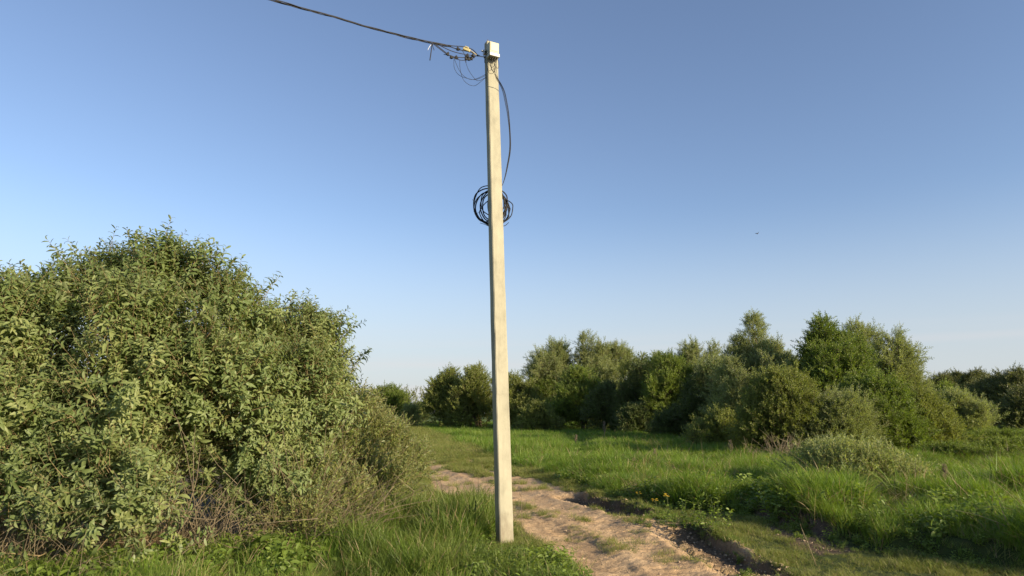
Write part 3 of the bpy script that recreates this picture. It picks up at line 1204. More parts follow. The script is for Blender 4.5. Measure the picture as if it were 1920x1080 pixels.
    for t in tips:
        s0 = b + np.array((r.normal() * trunk_r * 2.5, r.normal() * trunk_r * 2.5, -.08))
        mid = s0 * .55 + t * .45 + np.array((r.normal() * .12, r.normal() * .12, .12 * t[2])) - np.array(((t - s0)[0] * .15, (t - s0)[1] * .15, 0))
        c = curve_pts([s0 - b, mid - b, t - b], 8)
        rr = [trunk_r * (1 - .85 * i / (len(c) - 1)) for i in range(len(c))]
        mb.tube(c, rr, 6, 0)
        chain.append(np.array(c))
    mb.build('trunk', M[stem_mat], root)
    if chain and twigs:
        allc = np.concatenate(chain)
        lo = allc[:, 2].min()
        mb = MB()
        for i in r.permutation(m)[:twigs]:
            p = pts[i] - b
            cand = allc[allc[:, 2] < p[2] + .05]
            if len(cand) < 2:
                continue
            dd = np.linalg.norm(cand - p, axis=1) + .6 * np.abs(cand[:, 2] - p[2] * .72)
            q = cand[np.argmin(dd)]
            mid = (p + q) / 2 + np.array((0, 0, -.05)) + r.normal(size=3) * .05 * np.linalg.norm(p - q)
            tr = trunk_r * .22
            mb.tube([q, mid, p], [tr, tr * .6, tr * .25], 3 if trunk_r < .05 else 4, 0, caps=False)
        mb.build('branches', M[stem_mat if stem_mat != 'bark' else 'bark'], root)['kind'] = 'stuff'
    return root, pts, dirs


def lob(px, py, Y, rx, rz, ry=None):
    c = P(px, py, Y)
    s = ppm(Y, c[2])
    return (c[0], c[1], c[2], rx / s, (ry or rx) / s, rz / s)


def spi(px, py0, py1, Y, r):
    a, b = P(px, py0, Y), P(px, py1, Y)
    return (a[0], a[1], a[2], b[2], r / ppm(Y, b[2]))


def base_of(px, Y):
    c = P(px, 700, Y)
    return (c[0], Y)


BUSH_GROUP = 'willow bushes left of the track'
near = []
near.append(tree('willow_bush', 'leftmost grey green willow bush cut by the left edge of the picture', 'bush', base_of(20, 9.2),
                 [lob(20, 700, 9.2, 130, 160), lob(-60, 860, 9.0, 210, 190), lob(60, 850, 8.9, 150, 170), lob(0, 960, 8.5, 170, 70), lob(120, 975, 8.4, 120, 60), lob(85, 610, 9.6, 75, 85)],
                 [spi(40, 640, 492, 9.3, 42), spi(90, 600, 512, 9.5, 36), spi(8, 660, 545, 9.1, 30)],
                 LIB['willow'], 1750, 1.0, 301, stems=16, twigs=480, gap=.9, upness=.5, micro=44, tall_micro=1.3, group=BUSH_GROUP, trunk_r=.032, shell=.45, spread=.15, clump=6, noise_f=2.2, stem_mat='twig', lump=.24))
near.append(tree('willow_bush', 'tallest broad leaved willow bush with pointed tops at left centre', 'bush', base_of(270, 9.9),
                 [lob(210, 620, 10.0, 110, 135), lob(315, 600, 10.1, 105, 130), lob(415, 640, 10.1, 95, 125), lob(240, 790, 9.4, 190, 190),
                  lob(400, 800, 9.5, 150, 170), lob(300, 920, 8.9, 200, 110), lob(150, 905, 8.7, 130, 95), lob(260, 980, 8.5, 150, 60), lob(370, 975, 8.9, 90, 50)],
                 [spi(180, 560, 448, 10.0, 36), spi(245, 540, 458, 10.1, 30), spi(312, 520, 430, 10.1, 34), spi(372, 540, 458, 10.1, 28), spi(420, 580, 485, 10.1, 30),
                  spi(150, 600, 490, 10.0, 30)],
                 LIB['willow'], 3800, 1.0, 302, stems=26, twigs=900, gap=.9, upness=.5, micro=44, tall_micro=1.3, group=BUSH_GROUP, trunk_r=.035, shell=.42, spread=.15, clump=6, noise_f=2.2, stem_mat='twig', lump=.24))
near.append(tree('willow_bush', 'willow bush with a steep right side next to the low fine leaved thicket', 'bush', base_of(540, 10.9),
                 [lob(490, 670, 10.8, 85, 120), lob(565, 690, 11.0, 70, 120), lob(588, 760, 11.2, 50, 108), lob(620, 800, 11.0, 45, 80), lob(520, 800, 10.4, 110, 140), lob(470, 890, 9.9, 120, 90), lob(520, 945, 9.6, 90, 50)],
                 [spi(560, 620, 522, 11.0, 34), spi(600, 680, 585, 11.1, 30), spi(628, 730, 632, 11.2, 26), spi(478, 610, 528, 10.8, 34), spi(520, 610, 545, 10.8, 30)],
                 LIB['willow'], 1750, .92, 303, stems=20, twigs=520, gap=.9, upness=.5, micro=44, tall_micro=1.3, group=BUSH_GROUP, trunk_r=.03, shell=.42, spread=.15, clump=6, noise_f=2.2, stem_mat='twig', lump=.24))
near.append(tree('willow_bush', 'low fine leaved willow thicket sloping down to the track edge', 'bush', base_of(640, 12.3),
                 [lob(630, 810, 12.3, 90, 95), lob(688, 850, 12.2, 82, 84), lob(605, 880, 11.2, 90, 80), lob(738, 880, 12.6, 66, 60), lob(705, 920, 11.6, 84, 54), lob(560, 930, 10.2, 100, 50), lob(640, 950, 10.4, 80, 36), lob(560, 985, 9.3, 90, 34),
                  lob(670, 915, 11.3, 70, 45)],
                 [spi(690, 820, 715, 12.6, 18), spi(660, 790, 705, 12.4, 18), spi(735, 860, 800, 12.7, 14), spi(715, 850, 765, 12.6, 12)],
                 LIB['willow_fine'], 4300, .9, 304, stems=22, twigs=620, gap=.40, group=BUSH_GROUP, trunk_r=.02, shell=.4, spread=.15, clump=6, noise_f=3, stem_mat='twig', lump=.24))

TG = 'trees and bushes of the hedgerow across the field'
T = lambda *a, **k: tree(*a, group=TG, **{'skirt': 1.1, 'micro': 30, 'lump': .34, 'upness': .62, 'tall_micro': 1.1, 'spire_n': 36, 'clump': 9, 'spread': .30, **k})
S = LIB
# far left, beyond the track
T('round_tree', 'small round tree alone at the far end of the track', 'tree', base_of(729, 85), [lob(729, 756, 85, 30, 29), lob(716, 765, 85, 20, 20), lob(742, 762, 85, 20, 22)],
  [], S['green'], 520, 1.5, 401, stems=5, twigs=30, gap=.2, trunk_r=.14)
T('small_tree', 'little dark tree touching the right side of the round tree', 'tree', base_of(757, 92), [lob(756, 768, 92, 9, 16)], [spi(756, 765, 742, 92, 6)], S['dark'], 90, 1.4, 402, stems=3, twigs=10, trunk_r=.1)
T('bush', 'pale little bush at the far end of the track', 'bush', base_of(770, 80), [lob(770, 775, 80, 12, 14)], [], S['silver'], 110, 1.2, 403, stems=3, twigs=10, trunk_r=.06)
T('bush', 'small dark bush just left of the rounded bush by the pole', 'bush', base_of(788, 95), [lob(789, 773, 95, 12, 14)], [], S['dark'], 110, 1.4, 404, stems=3, twigs=10, trunk_r=.06)
# left half of the hedgerow
T('willow_tree', 'broad dark olive willow, left of its close twin beside the pole', 'tree', base_of(838, 78),
  [lob(838, 745, 78, 32, 42), lob(818, 770, 77, 22, 26), lob(852, 768, 77, 26, 30)], [spi(845, 715, 694, 78, 10)], S['olive'], 800, 1.45, 405, stems=8, twigs=60, gap=.35, trunk_r=.14)
T('willow_tree', 'broad dark olive willow whose right side the pole covers', 'tree', base_of(895, 76),
  [lob(890, 740, 76, 38, 44), lob(905, 768, 75, 34, 32), lob(872, 768, 75, 24, 28)], [spi(895, 705, 687, 76, 10)], S['olive'], 1000, 1.45, 406, stems=8, twigs=60, gap=.3, trunk_r=.14)
T('bush', 'rounded grey green bush directly right of the pole', 'bush', base_of(972, 70),
  [lob(968, 758, 70, 34, 40), lob(1000, 772, 69, 26, 30)], [spi(962, 730, 700, 70, 10)], S['olive'], 700, 1.35, 407, stems=7, twigs=40, gap=.3, trunk_r=.1)
T('tall_willow', 'tall rounded pale willow, left of the pair rising above the hedgerow', 'tree', base_of(1035, 76),
  [lob(1033, 695, 76, 38, 48), lob(1015, 735, 75, 34, 45), lob(1058, 715, 76, 30, 45), lob(1040, 760, 75, 45, 42)], [spi(1030, 665, 631, 76, 14), spi(1050, 665, 642, 76, 12)],
  S['silver'], 1500, 1.45, 408, stems=8, twigs=70, gap=.32, trunk_r=.18)
T('tall_willow', 'tall pale willow with three soft tops, right of the pair above the hedgerow', 'tree', base_of(1120, 74),
  [lob(1100, 700, 74, 34, 52), lob(1135, 700, 75, 30, 45), lob(1162, 702, 75, 26, 44), lob(1125, 745, 74, 62, 48)],
  [spi(1098, 665, 627, 74, 15), spi(1130, 670, 641, 74, 13), spi(1160, 675, 643, 75, 14), spi(1182, 700, 662, 75, 10)],
  S['silver'], 1700, 1.45, 409, stems=9, twigs=80, gap=.32, trunk_r=.18)
T('bush', 'dark tree with a black green crown in front of the tall willows', 'tree', base_of(1090, 66),
  [lob(1085, 735, 66, 36, 45), lob(1060, 775, 65, 36, 30), lob(1110, 770, 65, 34, 35)], [], S['green'], 1000, 1.25, 410, stems=6, twigs=40, gap=.3, trunk_r=.1)
for i, (px, py, Y, rx, rz, key, n, lb) in enumerate([
        (1010, 785, 62, 28, 22, 'olive', 360, 'low bush at the foot of the hedgerow nearest the pole'),
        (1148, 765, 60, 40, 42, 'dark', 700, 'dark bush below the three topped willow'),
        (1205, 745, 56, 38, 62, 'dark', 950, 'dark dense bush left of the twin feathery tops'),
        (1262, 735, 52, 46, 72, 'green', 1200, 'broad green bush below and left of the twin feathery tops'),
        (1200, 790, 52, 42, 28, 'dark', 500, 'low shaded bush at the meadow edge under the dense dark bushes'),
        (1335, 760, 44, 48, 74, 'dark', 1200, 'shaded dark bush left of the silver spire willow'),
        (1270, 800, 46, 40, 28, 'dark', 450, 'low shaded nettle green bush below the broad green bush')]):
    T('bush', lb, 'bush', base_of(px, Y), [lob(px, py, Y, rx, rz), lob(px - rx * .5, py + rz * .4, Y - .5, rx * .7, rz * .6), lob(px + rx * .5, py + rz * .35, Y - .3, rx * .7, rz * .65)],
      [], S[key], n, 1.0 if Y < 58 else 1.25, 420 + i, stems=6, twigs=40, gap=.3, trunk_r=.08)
T('willow_tree', 'green willow with twin feathery tops in the middle of the hedgerow', 'tree', base_of(1305, 55),
  [lob(1300, 710, 55, 34, 50), lob(1335, 715, 55, 26, 44), lob(1245, 715, 56, 34, 40)], [spi(1300, 690, 640, 55, 15), spi(1338, 695, 646, 55, 11), spi(1238, 690, 664, 56, 12), spi(1265, 690, 668, 56, 12)],
  S['silver'], 1300, 1.15, 430, stems=8, twigs=70, gap=.3, trunk_r=.12)
for i, (px, py, Y, rx, rz, key, n, lb) in enumerate([
        (1190, 735, 62, 34, 62, 'olive', 700, 'olive tree filling the hedgerow right of the three topped willow'),
        (1228, 730, 60, 30, 62, 'green', 700, 'fresh green tree just left of the twin feathery tops'),
        (1352, 735, 50, 40, 66, 'silver', 800, 'greyish willow between the twin feathery tops and the silver spire'),
        (1285, 745, 58, 40, 58, 'olive', 700, 'olive willow directly below the twin feathery tops'),
        (1010, 755, 74, 34, 46, 'green', 500, 'green tree filling the foot of the tall rounded willow')]):
    T('tree', lb, 'tree', base_of(px, Y), [lob(px, py, Y, rx, rz), lob(px, py + rz * .5, Y, rx * 1.2, rz * .7)], [], S[key], n, 1.15, 520 + i, stems=6, twigs=40, gap=.25, trunk_r=.09)
# right half of the hedgerow
T('spire_willow', 'silver willow with one tall narrow spire, left of the yellow green tree', 'tree', base_of(1415, 36),
  [lob(1412, 705, 36, 48, 60), lob(1380, 740, 36, 38, 60), lob(1445, 720, 35, 42, 60), lob(1400, 790, 34, 58, 55)],
  [spi(1415, 670, 590, 36, 26), spi(1370, 700, 652, 36, 14), spi(1450, 690, 640, 36, 15), spi(1390, 680, 640, 36, 14)],
  S['silver'], 2700, .8, 440, stems=10, twigs=120, gap=.36, trunk_r=.1)
T('willow_tree', 'pale willow behind, between the spire willow and the yellow green tree', 'tree', base_of(1500, 38),
  [lob(1500, 720, 38, 40, 70), lob(1475, 740, 37, 34, 60)], [spi(1500, 680, 630, 38, 16), spi(1475, 690, 650, 38, 13)], S['olive'], 1200, .9, 441, stems=7, twigs=70, trunk_r=.1)
T('leafy_tree', 'fresh yellow green tree with a pointed top in the right hedgerow', 'tree', base_of(1550, 33),
  [lob(1548, 690, 33, 45, 62), lob(1585, 710, 33, 42, 60), lob(1545, 760, 32, 62, 62), lob(1600, 770, 32, 50, 62)],
  [spi(1544, 660, 597, 33, 24), spi(1580, 670, 625, 33, 18)], S['green'], 3000, .85, 442, stems=9, twigs=120, gap=.34, trunk_r=.11)
T('feathery_willow', 'feathery willow directly behind the top of the yellow green tree', 'tree', base_of(1620, 37),
  [lob(1612, 690, 37, 34, 60), lob(1640, 710, 37, 34, 70)], [spi(1606, 660, 604, 37, 20), spi(1632, 670, 612, 37, 18)], S['silver'], 1200, .9, 443, stems=7, twigs=80, trunk_r=.1)
T('feathery_willow', 'feathery willow with a soft cone top, rightmost of the hedgerow tops', 'tree', base_of(1685, 35),
  [lob(1682, 710, 35, 34, 60), lob(1692, 765, 35, 40, 60), lob(1650, 745, 35, 35, 60)], [spi(1680, 690, 614, 35, 24), spi(1655, 690, 640, 35, 14), spi(1710, 720, 675, 35, 12)],
  S['silver'], 1700, .88, 444, stems=7, twigs=80, trunk_r=.1)
for i, (px, py, Y, rx, rz, key, n, lb) in enumerate([
        (1470, 775, 27, 68, 80, 'olive', 1700, 'olive bush with sunlit tips in front of the spire willow'),
        (1565, 795, 26, 62, 58, 'silver', 1400, 'greyish sunlit bush below the yellow green tree'),
        (1640, 780, 27.5, 60, 78, 'green', 1500, 'bright green bush right of the greyish bush'),
        (1712, 795, 28.5, 56, 66, 'olive', 1400, 'rounded sunlit willow bush ending the near hedgerow on the right'),
        (1345, 810, 33, 36, 38, 'olive', 600, 'small dark willow bush at the meadow edge left of the dead branches'),
        (1800, 782, 42, 44, 46, 'silver', 1000, 'round bush standing apart right of the near hedgerow'),
        (1745, 765, 46, 45, 42, 'green', 900, 'bush in the gap behind the rounded willow bush')]):
    T('bush', lb, 'bush', base_of(px, Y), [lob(px, py, Y, rx, rz), lob(px - rx * .45, py + rz * .35, Y - .4, rx * .75, rz * .65), lob(px + rx * .45, py + rz * .3, Y - .3, rx * .75, rz * .7)],
      [], S[key], n, .72 if Y < 32 else .95, 450 + i, stems=8, twigs=90, gap=.38, trunk_r=.05)
# far right wood: single trees
far = [(1768, 725, 95, 14, 22, 'broken topped far tree, leftmost of the distant row'), (1795, 722, 98, 18, 20, 'second small crowned tree of the distant row'),
       (1830, 720, 90, 20, 24, 'feathery tree in the middle of the distant row'), (1845, 755, 75, 40, 40, 'rounded dark tree low in the distant row'),
       (1880, 745, 72, 36, 42, 'broad dark tree near the right edge in the distant row'), (1908, 735, 70, 30, 40, 'tall distant tree cut by the right edge'),
       (1930, 770, 60, 44, 42, 'dark bush at the right edge below the distant trees')]
for i, (px, py, Y, rx, rz, lb) in enumerate(far):
    T('distant_tree', lb, 'tree', base_of(px, Y), [lob(px, py, Y, rx, rz * .8), lob(px, (py + 790) / 2, Y, rx * 1.1, (800 - py) / 2)],
      [spi(px, py, py - rz * 1.1, Y, 7)], S['dusky'], 700, 1.5, 470 + i, stems=5, twigs=30, gap=.3, trunk_r=.15)
# the low wood along the horizon, one mass
n = 9000
a = rng.uniform(-2.6, 2.6, n)
rr = rng.uniform(230, 300, n) * (1 + .12 * np.sin(a * 5))
hh = 5.5 + 2.5 * fbm(a * 14, a * 3 + 9, 62)
zz = rng.uniform(0, 1, n) ** .7 * hh
px_, py_ = rr * np.sin(a), rr * np.cos(a)
o = scatter('distant_wood', np.column_stack([px_, py_, zz]), dir_to_euler(np.column_stack([rng.normal(size=n) * .4, rng.normal(size=n) * .4, np.ones(n)]), rng.uniform(0, 6, n)),
            rng.uniform(3.5, 5.5, n), rng.integers(0, 4, n), S['dusky'])
tag(o, 'low belt of far woodland along the horizon', 'woodland', kind='stuff')
# small silvery willow in the meadow, mounds on the right
T('low_willow', 'small silvery willow bush standing out in the meadow grass', 'bush', base_of(1610, 14.2),
  [lob(1585, 876, 14.2, 80, 58), lob(1645, 896, 13.9, 88, 56), lob(1532, 876, 14.6, 56, 44), lob(1710, 915, 13.3, 62, 44), lob(1580, 935, 13.4, 60, 36)],
  [spi(1578, 870, 830, 14.2, 18), spi(1625, 875, 842, 14.2, 16), spi(1660, 895, 856, 14.0, 14), spi(1545, 870, 846, 14.4, 12)], LIB['low_willow'], 2600, .75, 480, stems=14, twigs=200, gap=.35,
  trunk_r=.012, noise_f=3, skirt=0, lump=.25)
for i, (px, py, Y, rx, rz, lb) in enumerate([(1790, 858, 24, 75, 28, 'low green bramble mound right of the silvery willow'),
                                             (1890, 850, 27, 70, 30, 'low bramble mound at the right edge of the meadow'),
                                             (1850, 822, 36, 80, 22, 'far low bramble mound below the distant trees')]):
    T('bramble_mound', lb, 'bush', base_of(px, Y), [lob(px, py + 8, Y, rx, rz), lob(px - rx * .6, py + 12, Y + .5, rx * .7, rz * .7), lob(px + rx * .6, py + 12, Y, rx * .7, rz * .8)], [],
      S['green'], 1100, .5, 490 + i, stems=5, twigs=20, gap=.25, trunk_r=.02)

# ------------------------------------------------------------------ big leaves of the near bushes that can be told apart (parts)
leaf_mb = MB()
add_leaf(leaf_mb, Vector((0, 0, 0)), Vector((0, 0, 1)), Vector((0, -1, 0)), .105, .036, 0, True, 0)
leaf_me = leaf_mb.mesh('leaf', M['willow'], True)
for (root, pts, dirs), want in zip(near[:2], (120, 280)):
    cp = np.array((0, 0, CAM_H))
    d = np.linalg.norm(pts - cp, axis=1)
    vis = (np.abs(pts[:, 0]) < pts[:, 1] * .76) & (pts[:, 2] > .3)
    order = [i for i in np.argsort(d) if vis[i]][:want // 7]
    b = Vector(root.location)
    r = np.random.default_rng(5)
    for i in order:
        dd = Vector(dirs[i]).normalized()
        for k in range(7):
            t = .1 + .05 * k
            o = dd.orthogonal().normalized()
            o.rotate(Matrix.Rotation(2.4 * k + i, 3, dd))
            d3 = (dd * .5 + o + Vector((0, 0, -.25))).normalized()
            lf = bpy.data.objects.new('leaf', leaf_me)
            lf.parent = root
            lf.location = Vector(pts[i]) - b + dd * t
            q = d3.to_track_quat('Z', 'Y')
            lf.rotation_mode = 'QUATERNION'
            lf.rotation_quaternion = q
            s = r.uniform(.8, 1.15)
            lf.scale = (s, s, s)
            COL.objects.link(lf)


# ------------------------------------------------------------------ dead wood and dry weeds
def dead_bush(name, label, c, w, h, n, seed, rad=.006, lean=(0, 0), twig=5):
    r = np.random.default_rng(seed)
    root = empty(name, (c[0], c[1], float(height(np.array([c[0]]), np.array([c[1]]))[0])))
    tag(root, label, 'dead branches')
    mb, mb2 = MB(), MB()
    for i in range(n):
        s = np.array((r.normal() * w * .3, r.normal() * w * .25, -.03))
        L = h * r.uniform(.6, 1.15)
        d = np.array((r.normal() * .45 + lean[0], r.normal() * .4 + lean[1], r.uniform(.35, 1)))
        d /= np.linalg.norm(d)
        e = s + d * L
        m = (s + e) / 2 + r.normal(size=3) * .07 * L
        c3 = curve_pts([s, m, e], 5)
        mb.tube(c3, [rad * (1 - .7 * k / (len(c3) - 1)) for k in range(len(c3))], 4, 0, caps=False)
        for k in range(twig):
            t = r.uniform(.25, .95)
            q = s + d * L * t
            e2 = q + (d * .6 + r.normal(size=3) * .6) * L * .35
            mb2.tube([q, (q + e2) / 2 + r.normal(size=3) * .02, e2], [rad * .5, rad * .4, rad * .2], 3, 0, caps=False)
    mb.build('branches', M['dead'], root)['kind'] = 'stuff'
    mb2.build('twigs', M['dead'], root)['kind'] = 'stuff'
    return root


g = G(1470, 868)
dead_bush('dead_branches', 'heap of bare reddish brown dead branches before the hedgerow', (g[0] * .93, g[1] * .93), 1.5, .95, 46, 1, .012)
g = P(440, 960, 8.9)
dead_bush('dead_branches', 'tangle of dry pinkish brown twigs at the foot of the tallest left bush', (g[0], g[1]), .8, .85, 30, 2, .005, (.15, -.15))
g = P(560, 960, 9.6)
dead_bush('dead_branches', 'spray of long bare brown stems rising at the right foot of the steep sided willow', (g[0], g[1]), .9, 1.5, 34, 4, .008, (.45, -.25), 4)
g = P(330, 960, 8.6)
dead_bush('dead_branches', 'long bare willow stems showing through a dark gap low in the tallest bush', (g[0], g[1]), .8, 1.3, 26, 5, .009, (.3, -.25), 3)
g = P(90, 1000, 8.0)
dead_bush('dead_branches', 'flattened dry brown twigs under the leftmost bush', (g[0], g[1]), 1.7, .75, 90, 3, .006, (.5, -.2), 3)


def dry_weed(label, px, py, ptop, seed, lean=0.0, fuzz=1.0, mat='dead'):
    g = G(px, py)
    z = float(height(np.array([g[0]]), np.array([g[1]]))[0])
    h = P(px, ptop, g[1])[2] - z
    r = np.random.default_rng(seed)
    root = empty('dry_weed', (g[0], g[1], z))
    tag(root, label, 'dry weed', 'dry brown weed stalks in the meadow')
    thick = max(.004, g[1] * .0004)
    st = [(0, 0, -.03), (lean * h * .5, 0, h * .5), (lean * h, 0, h)]
    MB().tube(st, [thick * 1.3, thick, thick * .5], 4).build('stem', M[mat], root)
    mb = MB()
    for k in range(int(34 * fuzz)):
        t = r.uniform(.4, 1)
        b = np.array((lean * h * t, 0, h * t))
        a = r.uniform(0, 6.28)
        L = h * .22 * (1.15 - t) * 1.6 + .05 * h
        e = b + np.array((math.cos(a) * L * .45, math.sin(a) * L * .45, L))
        mb.tube([b, (b + e) / 2 + np.array((math.cos(a), math.sin(a), 0)) * L * .08, e], [thick * .6, thick * .9, thick * .5], 3, caps=False)
    if fuzz:
        mb.build('seed_head', M[mat], root)['kind'] = 'stuff'


dry_weed('tall branching dry weed near the right edge of the meadow', 1779, 962, 872, 1, .02, 1.6)
dry_weed('dry weed stalk before the shaded bushes, farthest of all', 1133, 832, 792, 2, .03, .7)
dry_weed('pale feathery dry stalk in the meadow just right of the pole', 1081, 848, 816, 3, 0, .9)
dry_weed('pale dry stalk in mid meadow between the pole and the dark bushes', 1228, 874, 843, 4, .02, .9)
dry_weed('dark dry stalk at the meadow edge left of the dead branches', 1371, 866, 826, 5, 0, .8)
dry_weed('bare bent straw stalk leaning on the verge beside the deep rut', 1531, 1052, 988, 6, -.35, .12, 'dead')
dry_weed('bare straw stalk leaning at the right edge of the picture', 1916, 958, 925, 7, -.35, .1, 'dead')
dry_weed('thin straw coloured stem right beside the foot of the pole', 979, 1010, 925, 8, -.02, .12, 'dead')


def flower(label, px, py, ptop, seed, heads=5):
    g = G(px, py)
    z = float(height(np.array([g[0]]), np.array([g[1]]))[0])
    h = P(px, ptop, g[1])[2] - z
    r = np.random.default_rng(seed)
    root = empty('yellow_flower', (g[0], g[1], z))
    tag(root, label, 'flower', 'yellow flowers along the track')
    MB().tube([(0, 0, -.02), (.01, 0, h * .6), (0, 0, h)], [.004, .003, .002], 4).build('stem', M['green_stem'], root)
    for k in range(heads):
        a = r.uniform(0, 6.28)
        e = Vector((math.cos(a) * .05, math.sin(a) * .05, h * r.uniform(.9, 1.08)))
        mb = MB().tube([(0, 0, h * .75), tuple(e)], [.002, .0015], 3)
        for j in range(6):
            b = 6.28 * j / 6
            d = Vector((math.cos(b), math.sin(b), .5)).normalized()
            s = Vector((-math.sin(b), math.cos(b), 0))
            mb.add([e, e + d * .016 + s * .011, e + d * .028, e + d * .016 - s * .011], [(0, 1, 2, 3)], 1)
        mb.build('flower_head', [M['green_stem'], M['yellow']], root)
    lb = MB()
    for k in range(5):
        a = r.uniform(0, 6.28)
        add_leaf(lb, Vector((0, 0, h * r.uniform(.1, .6))), Vector((math.cos(a), math.sin(a), .5)), Vector((0, 0, 1)), .09, .02, .3, True, 0)
    lb.build('leaves', M['weed'], root)['kind'] = 'stuff'


for i, (px, py, pt, lb) in enumerate([(1198, 948, 924, 'single yellow flower stem, leftmost on the verge past the first rut'),
                                      (1230, 962, 938, 'compact orange yellow flower cluster in the middle of the verge flowers'),
                                      (1252, 966, 928, 'tallest branching yellow flower stem on the verge'),
                                      (872, 1010, 984, 'yellow flower low in the grass just left of the pole foot'),
                                      (890, 1005, 976, 'yellow flower closest to the left face of the pole'),
                                      (1713, 925, 897, 'left yellow flower in the meadow beyond the silvery willow'),
                                      (1726, 925, 900, 'right yellow flower in the meadow beyond the silvery willow'),
                                      (1441, 885, 858, 'yellow flower in the grass before the dead branches')]):
    flower(lb, px, py, pt, i, 6 if i != 0 else 4)


# burdock with big leaves at the lower left, and the leafy nettle plant by the rut
def big_leaf_plant(name, label, px, py, n, L, W, h, seed, cat='plant'):
    g = G(px, py)
    z = float(height(np.array([g[0]]), np.array([g[1]]))[0])
    r = np.random.default_rng(seed)
    root = empty(name, (g[0], g[1], z))
    tag(root, label, cat)
    for k in range(n):
        a = r.uniform(0, 6.28)
        e = Vector((math.cos(a) * .12, math.sin(a) * .12, h * r.uniform(.5, 1)))
        mb = MB().tube([(0, 0, -.02), (e.x * .4, e.y * .4, e.z * .6), tuple(e)], [.006, .005, .003], 4)
        add_leaf(mb, e, Vector((math.cos(a), math.sin(a), r.uniform(-.1, .5))), Vector((0, 0, 1)), L * r.uniform(.7, 1.1), W * r.uniform(.8, 1.1), .35, True, 1)
        mb.build('leaf', [M['green_stem'], M['weed']], root)


big_leaf_plant('burdock_plant', 'plant with large pale green leaves in the grass below the willow bushes', 530, 1062, 9, .24, .17, .34, 1)
big_leaf_plant('burdock_plant', 'smaller broad leaved plant right of the large leaved one', 600, 1078, 6, .16, .11, .2, 2)
for i, (px, py, lb) in enumerate([(1288, 990, 'leafy nettle plant left of its bushier neighbour on the verge by the tyre rut'),
                                  (1338, 1003, 'bushy nettle plant on the verge above the tyre rut')]):
    g = G(px, py)
    me = weed_mesh('nettle_leaves', 900 + i, 16, .22, .42, .07, .035, [M['green_stem'], M['weed']])
    o = link(bpy.data.objects.new('nettle_plant', me))
    o.location = (g[0], g[1], float(height(np.array([g[0]]), np.array([g[1]]))[0]))
    tag(o, lb, 'plant')
# dark dock stalks left of the pole
for i, (px, pt, lb) in enumerate([(880, 948, 'dark green upright dock spike, left one of two beside the pole'), (891, 940, 'dark green upright dock spike, right one of two beside the pole')]):
    g = G(px, 1012)
    z = float(height(np.array([g[0]]), np.array([g[1]]))[0])
    h = P(px, pt, g[1])[2] - z
    r = np.random.default_rng(60 + i)
    root = empty('dock_plant', (g[0], g[1], z))
    tag(root, lb, 'plant')
    MB().tube([(0, 0, -.02), (.01, 0, h)], [.007, .003], 5).build('stem', M['green_stem'], root)
    mb = MB()
    for k in range(70):
        t = r.uniform(.1, 1)
        a = r.uniform(0, 6.28)
        add_leaf(mb, Vector((0, 0, h * t)), Vector((math.cos(a) * .5, math.sin(a) * .5, .9)), Vector((0, 0, 1)), .08 * (1.3 - t), .018, .1, False, 0)
    mb.build('leaves', M['dark'], root)['kind'] = 'stuff'

# clods and stones on the track
rk = np.random.default_rng(77)
stone_me = []
for i in range(4):
    import bmesh
    bm = bmesh.new()
    bmesh.ops.create_icosphere(bm, subdivisions=1, radius=.5)
    for v in bm.verts:
        v.co *= rk.uniform(.75, 1.2)
        v.co.z *= .55
    me = bpy.data.meshes.new('clod')
    bm.to_mesh(me)
    bm.free()
    me.materials.append(M['clod'])
    stone_me.append(me)
clods = lib('clod', stone_me)
x = rk.uniform(-2, 5, 26000)
y = rk.uniform(7.3, 17, 26000)
dm = masks(x, y)
dA, dB = line_sd(x, y, RUT_A)[0], line_sd(x, y, RUT_B)[0]
k = ((dm[0] > .4) & (rk.uniform(size=len(x)) < .10 + .25 * (fbm(x * 1.2, y * 1.2, 61) > .3))) | ((np.minimum(dA, dB) < .42) & (rk.uniform(size=len(x)) < .6)) | ((dm[4] > .3) & (rk.uniform(size=len(x)) < .4))
x, y = x[k], y[k]
s = rk.uniform(.006, .022, len(x)) * (1 + 1.3 * (rk.uniform(size=len(x)) < .06)) * (1 + .7 * (np.minimum(dA, dB)[k] < .42))
o = scatter('earth_clods', np.column_stack([x, y, height(x, y) + s * .1]), rk.uniform(0, 6.28, (len(x), 3)) * np.array((.1, .1, 1)), s, rk.integers(0, 4, len(x)), clods)
tag(o, 'small crumbled clods of earth strewn over the sandy track', 'soil', kind='stuff')

# ------------------------------------------------------------------ the concrete pole
PY = 9.77
pb = P(946, 1020, PY)
ptp = P(920, 82, PY)
ANG = math.radians(28)
# axes: front face normal turned 28 deg to the right of "towards the camera"
fn = Vector((math.sin(ANG), -math.cos(ANG), 0))
fs = Vector((math.cos(ANG), math.sin(ANG), 0))


def pole_c(z):
    t = z / ptp[2]
    return Vector((pb[0] + (ptp[0] - pb[0]) * t, PY, z))


def dims(z):
    t = z / ptp[2]
    return .210 - .030 * t, .166 - .040 * t


